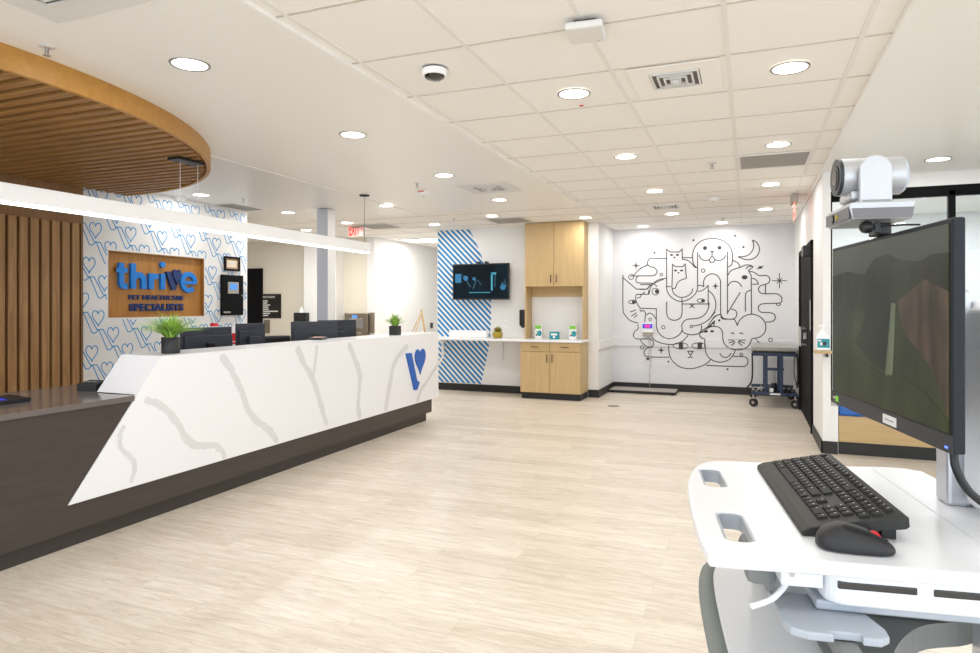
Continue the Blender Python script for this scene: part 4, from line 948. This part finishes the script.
p = hit(613.5, 406, 'z', 0)
t = thing('floor_outlet', 'small round brass floor outlet in the planks before the pet scale', 'floor outlet', (p.x, p.y, .0005))
b = MB(); b.lathe((0, 0, 0), [(.085, 0), (.08, .006), (.0, .006)], M['steel'], 32); b.build('cover_ring', t)
b = MB(); b.lathe((0, 0, 0), [(.05, .0065), (.048, .0085), (0, .0085)], M['grey'], 28); b.build('lid', t)

# ================================================================= LIFT TABLE
t = thing('lift_table', 'blue wheeled lift table with grey top beside the black door', 'treatment table', (.335, 10.5, 0))
b = MB(); b.box(-.30, .30, -.53, .60, (.795), .85, M['gtop'], .012, 3); b.build('table_top', t)
b = MB()
b.box(-.27, .27, -.5, .55, .762, .794, M['black'])
for y in (-.52, .5): b.box(-.29, .29, y, y+.05, .725, .77, M['steelb'], .004)
for x in (-.29, .24): b.box(x, x+.05, -.5, .52, .73, .77, M['steelb'], .004)
b.build('upper_frame', t)
for x in (-.13, .07):
    b = MB(); b.box(x, x+.045, -.48, -.40, .20, .73, M['steelb'], .004); b.box(x+.01, x+.045, -.40, .38, .2, .27, M['steelb'], .004); b.box(x, x+.055, .34, .42, .2, .73, M['steelb'], .004); b.build('lift_post', t)
b = MB(); b.box(-.13, .125, -.47, -.42, .52, .555, M['steelb'], .004); b.build('crossbar', t)
b = MB(); b.cyl((0, -.42, .16), (0, -.42, .34), .035, M['blackp']); b.cyl((0, -.42, .34), (0, -.42, .53), .016, M['chrome']); b.build('piston', t)
b = MB(); b.box(-.30, .30, -.53, -.46, .175, .215, M['steelb'], .005); b.box(-.30, .30, .46, .53, .175, .215, M['steelb'], .005); b.box(-.08, .08, -.46, .46, .165, .21, M['steelb'], .005)
b.build('base_frame', t)
b = MB(); b.box(-.06, .08, -.534, -.53, .183, .208, M['white']); b.build('data_label', t)
b = MB(); b.box(-.06, -.01, -.5, -.46, .215, .27, M['white'], .005); b.build('valve', t)
b = MB(); b.tube(smooth([(-.24, -.5, .215), (-.20, -.53, .265), (-.16, -.52, .24), (-.17, -.48, .30)], 5), .012, M['chrome']); b.build('foot_pedal', t)
for x in (.14, .2): b = MB(); b.tube([(x, -.5, .21), (x+.02, -.52, .32)], .016, M['blackp']); b.build('foot_pedal', t)
for x, y in ((-.27, -.49), (.27, -.49), (-.27, .49), (.27, .49)):
    b = MB(); c_, s_ = .016*math.cos(1.0), .016*math.sin(1.0); b.cyl((x-c_, y-s_, .06), (x+c_, y+s_, .06), .06, M['rubber']); b.cyl((x-1.15*c_, y-1.15*s_, .06), (x+1.15*c_, y+1.15*s_, .06), .022, M['chrome'], n=14); b.box(x-.022, x+.022, y-.026, y+.026, .122, .132, M['chrome']); b.cyl((x, y, .13), (x, y, .178), .014, M['chrome'], n=12); b.build('caster', t)
b = MB(); b.tube(smooth([(-.29, -.535, .77), (-.285, -.55, .5), (-.30, -.56, .36), (-.36, -.57, .27)], 6), .011, M['black']); b.build('strap', t)
b = MB(); b.tube(smooth([(.29, -.535, .77), (.30, -.55, .5), (.29, -.55, .3)], 6), .013, M['black']); b.tube(smooth([(.26, -.535, .77), (.25, -.55, .5), (.29, -.55, .3)], 6), .006, M['black']); b.build('strap', t)

# ================================================================= WALL SHELF WITH BOTTLE
t = thing('wall_shelf', 'tiny oak shelf on the end of the right wall', 'shelf', (.68, 7.03, 1.0))
b = MB(); b.box(-.09, .06, -.075, .068, -.025, 0, M['oakh'], .003); b.build('board', t)
b = MB(); b.box(.01, .03, -.02, .068, -.06, -.025, M['blackp']); b.build('bracket', t)
t = thing('sanitiser_bottle', 'white sanitiser bottle with teal label on the tiny oak shelf', 'bottle', (.665, 7.02, 1.001))
b = MB(); b.box(-.06, .06, -.04, .04, 0, .15, M['white'], .014, 3); b.lathe((0, 0, .15), [(.045, -.005), (.04, .02), (.018, .045), (.018, .06), (0, .06)], M['white'], 20); b.build('bottle', t)
b = MB(); b.box(-.052, .052, -.0412, -.04, .03, .115, M['teal']); b.box(-.03, .03, -.042, -.0412, .055, .08, M['ink']); b.box(-.045, -.02, -.042, -.0412, .09, .105, M['ink']); b.disc((.01, .07), .02, .0412, .0425, M['navyp'], fr, 14); b.build('label', t)
b = MB(); b.cyl((0, 0, .21), (0, 0, .235), .01, M['white'], n=12); b.box(-.035, .012, -.01, .01, .232, .245, M['white'], .004); b.build('pump', t)

# ================================================================= CART
RA = math.radians(9); CR, SR = math.cos(RA), math.sin(RA)
def cw(x, y, z=0):  # cart coordinates to world
    xl, yl = x+.36, y+1.31
    return Vector((xl*CR-yl*SR, xl*SR+yl*CR, z))
t = thing('medical_cart', 'white wheeled computer cart in the right corner nearest the camera', 'computer cart', cw(0, 0), RA)
TZ = 1.065
out = smooth([(-.235, -.30), (-.258, -.275), (-.263, -.10), (-.258, .06), (-.247, .16), (-.222, .26), (-.18, .312), (-.09, .32), (.08, .322), (.20, .335), (.245, .318), (.262, .26), (.262, -.23), (.245, -.285), (.19, -.297), (-.10, -.297)], 5, True)
def slot(cy, h=.074): return rrect(-.222, -.178, cy-h, cy+h, .016)
b = MB(); b.prism([tuple(p) for p in out], TZ-.021, TZ, M['cartw'], None, [slot(-.16)[::-1], slot(.156)[::-1]], bev=.006, seg=3); b.build('work_surface', t)
for cy in (-.16, .156):
    b = MB(); b.prism(slot(cy, .0745), TZ-.03, TZ-.003, M['cartg'], None, [rrect(-.2195, -.1805, cy-.071, cy+.071, .014)[::-1]])
    b.build('handle_liner', t)
b = MB(); b.box(.155, .1562, -.26, .30, TZ, TZ+.0004, M['seam']); b.build('surface_seam', t)
# housing with slots under the near edge
b = MB(); b.prism(rrect(-.092, .27, -.278, .27, .03), TZ-.070, TZ-.021, M['cartw'], None, bev=.008); hs = b.build('drawer_housing', t)
b = MB()
for x0, x1 in ((-.075, .028), (.048, .25)): b.box(x0, x1, -.2795, -.27, TZ-.044, TZ-.033, M['lens'], .002)
b.build('vent_slot', hs)
b = MB(); b.box(-.10, .26, -.26, .24, TZ-.085, TZ-.070, M['cartg'], .004); b.build('rail_plate', t)
b = MB(); b.box(-.150, -.092, -.270, -.20, TZ-.050, TZ-.021, M['cartw'], .003); b.cyl((-.135, -.2715, TZ-.032), (-.135, -.269, TZ-.032), .0035, M['chrome'], n=12)
b.build('hinge_block', t)
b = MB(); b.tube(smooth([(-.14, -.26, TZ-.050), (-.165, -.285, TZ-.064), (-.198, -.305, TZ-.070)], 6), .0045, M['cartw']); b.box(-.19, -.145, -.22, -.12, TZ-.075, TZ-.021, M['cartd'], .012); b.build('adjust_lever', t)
# swing-out holder plate
hp = [(-.155, -.20), (-.155, -.30), (-.148, -.322), (-.128, -.332), (-.095, -.332), (-.095, -.322), (-.058, -.322), (-.058, -.332), (-.035, -.332), (-.022, -.32), (-.02, -.30), (-.045, -.20)]
b = MB(); b.prism(hp, 0, .012, M['cartg'], Matrix.Translation((.0, 0, TZ-.098)) @ Matrix.Rotation(math.radians(0), 4, 'X'), bev=.003); b.build('holder_plate', t)
b = MB(); b.box(-.09, -.062, -.36, -.20, TZ-.125, TZ-.100, M['cartd'], .003); b.build('holder_arm', t)
# lower shelf with bumper
sh = smooth([(-.165, .31), (-.198, .20), (-.208, -.20), (-.20, -.30), (-.15, -.33), (-.02, -.28), (.05, -.08), (.14, .05), (.24, .10), (.30, .16), (.30, .31)], 4, True)
b = MB(); b.prism([tuple(p) for p in sh], .80, .83, M['cartw'], None, bev=.006); b.build('lower_shelf', t)
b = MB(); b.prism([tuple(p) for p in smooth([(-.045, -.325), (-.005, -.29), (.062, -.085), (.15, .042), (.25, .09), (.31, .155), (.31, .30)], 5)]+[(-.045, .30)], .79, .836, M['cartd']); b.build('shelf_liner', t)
b = MB(); b.tube(smooth([(-.17, .32, .82), (-.200, .25, .82), (-.215, .10, .82), (-.218, -.15, .82), (-.212, -.30, .82)], 6), .017, M['bumper'], 12); b.build('bumper', t)
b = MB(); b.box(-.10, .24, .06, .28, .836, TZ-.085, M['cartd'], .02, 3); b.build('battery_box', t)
# column and base
b = MB(); b.box(.255, .33, .0, .09, .12, TZ-.03, M['alu'], .008); b.box(.195, .235, .035, .088, TZ, 1.46, M['alu'], .006); b.box(.235, .252, .032, .09, TZ, 1.44, M['cartw'], .006); b.box(.20, .23, .04, .086, TZ, TZ+.02, M['blackp']); b.build('column', t)
b = MB(); b.prism(rrect(-.20, .03, 1.075, 1.43, .035), .215, .36, M['cartw'], frame((0, 0, 0), (0, 1, 0), (0, 0, 1)), bev=.012, seg=4); b.build('computer_housing', t)
b = MB(); b.box(-.10, .36, -.04, .13, .08, .13, M['cartg'], .02); 
for s in (-1, 1): b.tube([(.29, .045, .1), (-.15, .045+s*.26, .1)], .028, M['cartg'], 10); b.tube([(.29, .045, .1), (.42, .045+s*.24, .1)], .028, M['cartg'], 10)
b.build('base', t)
for x, y in ((-.15, -.215), (-.15, .305), (.42, -.195), (.42, .285)):
    b = MB(); b.cyl((x, y-.014, .045), (x, y+.014, .045), .045, M['rubber']); b.cyl((x, y, .05), (x, y, .09), .012, M['chrome'], n=10); b.build('caster', t)
b = MB(); b.box(.124, .196, .04, .08, 1.33, 1.42, M['blackp'], .006); b.build('monitor_mount', t)

# monitor (local -x is the screen side)
t = thing('touch_monitor', 'large black monitor on the cart showing a green waterfall landscape', 'monitor', cw(.072, .004, 1.218), RA+math.radians(1.9))
mh_, mw = .339, .262
b = MB(); b.box(0, .017, -mw, mw, 0, mh_, M['monc'], .003); b.build('casing', t)
b = MB(); b.box(-.001, .0, -mw, mw, 0, .026, M['darkp']); b.build('bezel_chin', t)
SY, SZ0, SZ1 = mw-.009, .028, mh_-.008
b = MB(); b.box(-.0012, 0, -SY, SY, SZ0, SZ1, M['s_base']); sc_ = b.build('screen', t)
mt = Matrix.Translation(t.location) @ Matrix.Rotation(t.rotation_euler.z, 4, 'Z'); mti = mt.inverted()
nrm = mt.to_3x3() @ Vector((1, 0, 0))
def scr(x, y):
    d = ray(780+x/1.98, 140+y/1.98); o = Vector((0, 0, EYE)); q = o+d*((t.location-o).dot(nrm)/d.dot(nrm)); q = mti @ q
    return (-min(SY, max(-SY, q.y)), min(SZ1, max(SZ0, q.z)))
fsn = frame((0, 0, 0), (0, -1, 0), (0, 0, 1))
b = MB()
def sp(pts, m, a): b.prism([scr(*p) for p in pts], .0012, .0012+a, M[m], fsn)
sp([(100, 180), (336, 140), (336, 240), (300, 232), (270, 240), (240, 238), (215, 226), (188, 236), (170, 268), (135, 262), (100, 275)], 's_sky', .0002)
sp([(100, 272), (135, 260), (168, 268), (186, 238), (200, 230), (216, 228), (238, 238), (262, 240), (262, 300), (225, 320), (180, 330), (100, 345)], 's_mtn', .0003)
sp([(262, 242), (285, 238), (300, 226), (336, 222), (336, 330), (300, 320), (262, 312)], 's_shade', .0003)
sp([(235, 318), (290, 275), (336, 300), (340, 560), (320, 500), (300, 450), (262, 400), (245, 380)], 's_cliff', .0004)
sp([(180, 330), (222, 318), (216, 460), (180, 440), (150, 400)], 's_shade', .0004)
sp([(222, 322), (231, 324), (228, 400), (224, 466), (210, 468), (216, 400)], 's_fall', .0005)
sp([(107, 420), (150, 430), (200, 462), (245, 468), (290, 500), (340, 560), (345, 600), (240, 560), (107, 495)], 's_base', .0005)
b.build('picture', t)
b = MB(); b.box(-.002, -.001, -.075, -.02, .004, .020, M['whitem']); b.box(-.0022, -.002, -.066, -.030, .0105, .0135, M['grey']); b.build('asset_label', t)
b = MB(); b.box(-.002, -.001, mw-.045, mw-.03, .006, .018, M['sticker']); b.box(-.0018, -.001, mw-.028, mw-.01, .01, .015, M['grey']); b.build('sticker', t)
b = MB(); b.box(-.002, -.001, -mw+.012, -mw+.02, .006, .009, M['skyled']); b.build('power_light', t)
b = MB(); b.box(.017, .045, -.12, .12, .06, .26, M['blackp'], .01); b.build('rear_housing', t)
# ptz camera
t = thing('conference_camera', 'silver motorised conference camera standing on top of the monitor', 'camera', cw(.065, .005, 1.558), RA)
b = MB(); b.box(-.002, .024, -.012, .03, 0, .022, M['blackp'], .003); b.build('mount', t)
b = MB()
b.prism([(-.058, .022), (.034, .022), (.036, .040), (.040, .052), (-.060, .052), (-.064, .046)], -.075, .072, M['silver'], frame((0, 0, 0), (1, 0, 0), (0, 0, 1)), bev=.002); b.build('base', t)
b = MB(); b.prism([(-.058, .0235), (.033, .0235), (.036, .041), (-.060, .041)], .0752, .0762, M['camd'], frame((0, 0, 0), (1, 0, 0), (0, 0, 1))); b.prism([(-.068, .024), (.068, .024), (.068, .044), (-.068, .044)], .0, .0012, M['camd'], frame((-.0632, 0, 0), (0, -1, 0), (0, 0, 1))); b.build('base_panel', t)
b = MB(); b.cyl((-.067, .02, .034), (-.064, .02, .034), .008, M['lens'], n=20); b.cyl((-.067, -.005, .034), (-.064, -.005, .034), .005, M['ochre'], n=14); b.build('sensor', t)
yoke = [(-.040, .052), (.012, .052)]+[(-.014+.026*math.cos(a*PI/20), .112+.026*math.sin(a*PI/20)) for a in range(21)]
b = MB()
for y in (-.050, .040): b.prism(yoke, 0, .012, M['silver'], frame((0, y+.012, 0), (1, 0, 0), (0, 0, 1)), bev=.003)
b.box(-.040, .012, -.05, .052, .052, .062, M['silver'], .003); b.build('yoke', t)
b = MB(); b.cyl((-.060, 0, .108), (.040, 0, .108), .034, M['silver'], n=48); b.cyl((.040, 0, .108), (.046, 0, .108), .034, M['cartg'], .029, n=48); b.build('barrel', t)
b = MB(); b.cyl((-.066, 0, .108), (-.060, 0, .108), .0335, M['darkp'], n=48); b.cyl((-.0675, 0, .108), (-.066, 0, .108), .022, M['blackp'], n=32); b.cyl((-.0685, 0, .108), (-.0675, 0, .108), .014, M['lens'], n=32); b.build('lens', t)
b = MB(); b.box(-.05, -.03, -.035, .035, .062, .078, M['silver'], .004); b.build('tilt_block', t)
# small microphone clipped on the monitor edge
t = thing('clip_microphone', 'small black microphone clipped to the top edge of the large monitor', 'microphone', cw(.052, -.042, 1.5575), RA)
b = MB(); b.lathe((-.016, 0, .0115), [(0, -.0115), (.008, -.009), (.0115, -.003), (.0115, .003), (.008, .009), (0, .0115)], M['blackp'], 20); b.build('capsule', t)
b = MB(); b.box(-.004, .006, -.005, .005, .0, .02, M['blackp'], .0015); b.tube(smooth([(.004, 0, .012), (.03, -.035, .010), (.05, -.05, .008)], 5), .0018, M['blackp'], 6); b.build('clip', t)
# monitor cable
b = MB(); b.tube(smooth([cw(.10, -.215, 1.222), cw(.10, -.222, 1.19), cw(.125, -.22, 1.15), cw(.19, -.215, 1.112), cw(.27, -.21, 1.10)], 7), .0058, M['blackp'], 10); pass
tag(b.build('monitor_cable', loc=cw(.15, -.2, 1.1)), 'black cable looping from the bottom of the large monitor', 'cable')

# keyboard (local x: front to back, y: +left)
t = thing('keyboard', 'black full size keyboard lying on the white cart', 'keyboard', cw(-.100, .028, TZ+.0005), RA-math.radians(1.0))
KL = .2205
b = MB(); b.prism([(.0, .002), (.004, .0), (.148, .022), (.153, .026), (.152, .040), (.146, .043), (.012, .0145), (.002, .009)], -KL, KL, M['kb'], frame((0, 0, 0), (1, 0, 0), (0, 0, 1)) @ Matrix.Identity(4), bev=.002); b.build('shell', t)
for y in (-.19, .17): b = MB(); b.box(.120, .140, y-.012, y+.012, 0, .022, M['blackp']); b.build('foot', t)
U = .01865
rows = [[1.25, 1.25, 1.25, 6.25, 1.25, 1.25, 1.25, 1.25, -.25, 1, 1, 1, -.25, 2, 1], [2.25]+[1]*10+[2.75, -.25, -1, 1, -1, -.25, 1, 1, 1], [1.75]+[1]*11+[2.25, -.25, -3, -.25, 1, 1, 1], [1.5]+[1]*12+[1.5, -.25, 1, 1, 1, -.25, 1, 1, 1, 1], [1]*13+[2, -.25, 1, 1, 1, -.25, 1, 1, 1, 1], [1, -.6]+[1]*4+[-.35]+[1]*4+[-.4]+[1]*4+[-.25, 1, 1, 1, -.25, 1, 1, 1, 1]]
kb_, kl_ = MB(), MB(); sl = (.043-.0145)/(.146-.012)
for r, row in enumerate(rows):
    x0 = .030+r*U+(.003 if r == 5 else 0); dep = U-.0028 if r < 5 else U*.62
    y = KL-.011
    for wd in row:
        a = abs(wd)*U
        if wd > 0:
            ya, yb = y-a+.0012, y-.0012
            z = lambda x: .0145+(x-.012)*sl
            b0 = [(x0, ya, z(x0)), (x0, yb, z(x0)), (x0+dep, yb, z(x0+dep)), (x0+dep, ya, z(x0+dep))]
            i = .0014; h_ = .0042
            tp = [(x0+i, ya+i, z(x0)+h_), (x0+i, yb-i, z(x0)+h_), (x0+dep-i, yb-i, z(x0+dep)+h_-.0006), (x0+dep-i, ya+i, z(x0+dep)+h_-.0006)]
            kb_.add(b0+tp, [(4, 5, 6, 7), (0, 1, 5, 4), (1, 2, 6, 5), (2, 3, 7, 6), (3, 0, 4, 7)], M['key'])
            if wd < 6:
                lx = x0+dep*.62; ly = yb-.0055; zz = z(lx)+h_+.0002; s = .0016
                kl_.add([(lx-s, ly-s*.8, zz-s*sl), (lx-s, ly+s*.8, zz-s*sl), (lx+s, ly+s*.8, zz+s*sl), (lx+s, ly-s*.8, zz+s*sl)], [(0, 1, 2, 3)], M['legend'])
        y -= a
kb_.build('keys', t); kl_.build('key_legends', t)
# mouse (points to +x)
t = thing('computer_mouse', 'black mouse with red scroll wheel beside the keyboard on the cart', 'mouse', cw(-.040, -.2335, TZ+.0005), RA-math.radians(4))
b = bmesh.new(); bmesh.ops.create_uvsphere(b, u_segments=36, v_segments=20, radius=1)
for v in b.verts:
    x, y, z = v.co
    xx = math.copysign(abs(x)**.8, x)*.053
    wdt = .031*(1-.10*math.cos(PI*x)*.5)
    top = .035*(1-.48*max(0, x+.25)-.10*max(0, -x-.25)) if z > 0 else .004
    v.co = Vector((xx, math.copysign(abs(y)**.75, y)*wdt, .004+math.copysign(abs(z)**.72, z)*top*(1-.0*x)))
c = MB(); c.bm(b, M['mouse'], True); c.build('shell', t)
c = MB(); c.cyl((.026, -.004, .0205), (.026, .004, .0205), .0085, M['red'], n=20); c.build('scroll_wheel', t)
c = MB(); c.box(.012, .045, -.0006, .0006, .012, .018, M['lens']); c.build('button_gap', t)

# ================================================================= WORLD (daylight from the open front of the lobby)
wd = bpy.data.worlds.new('daylight'); SC.world = wd; wd.use_nodes = True
wd.node_tree.nodes['Background'].inputs['Color'].default_value = (.86, .93, 1, 1); wd.node_tree.nodes['Background'].inputs['Strength'].default_value = 2.8
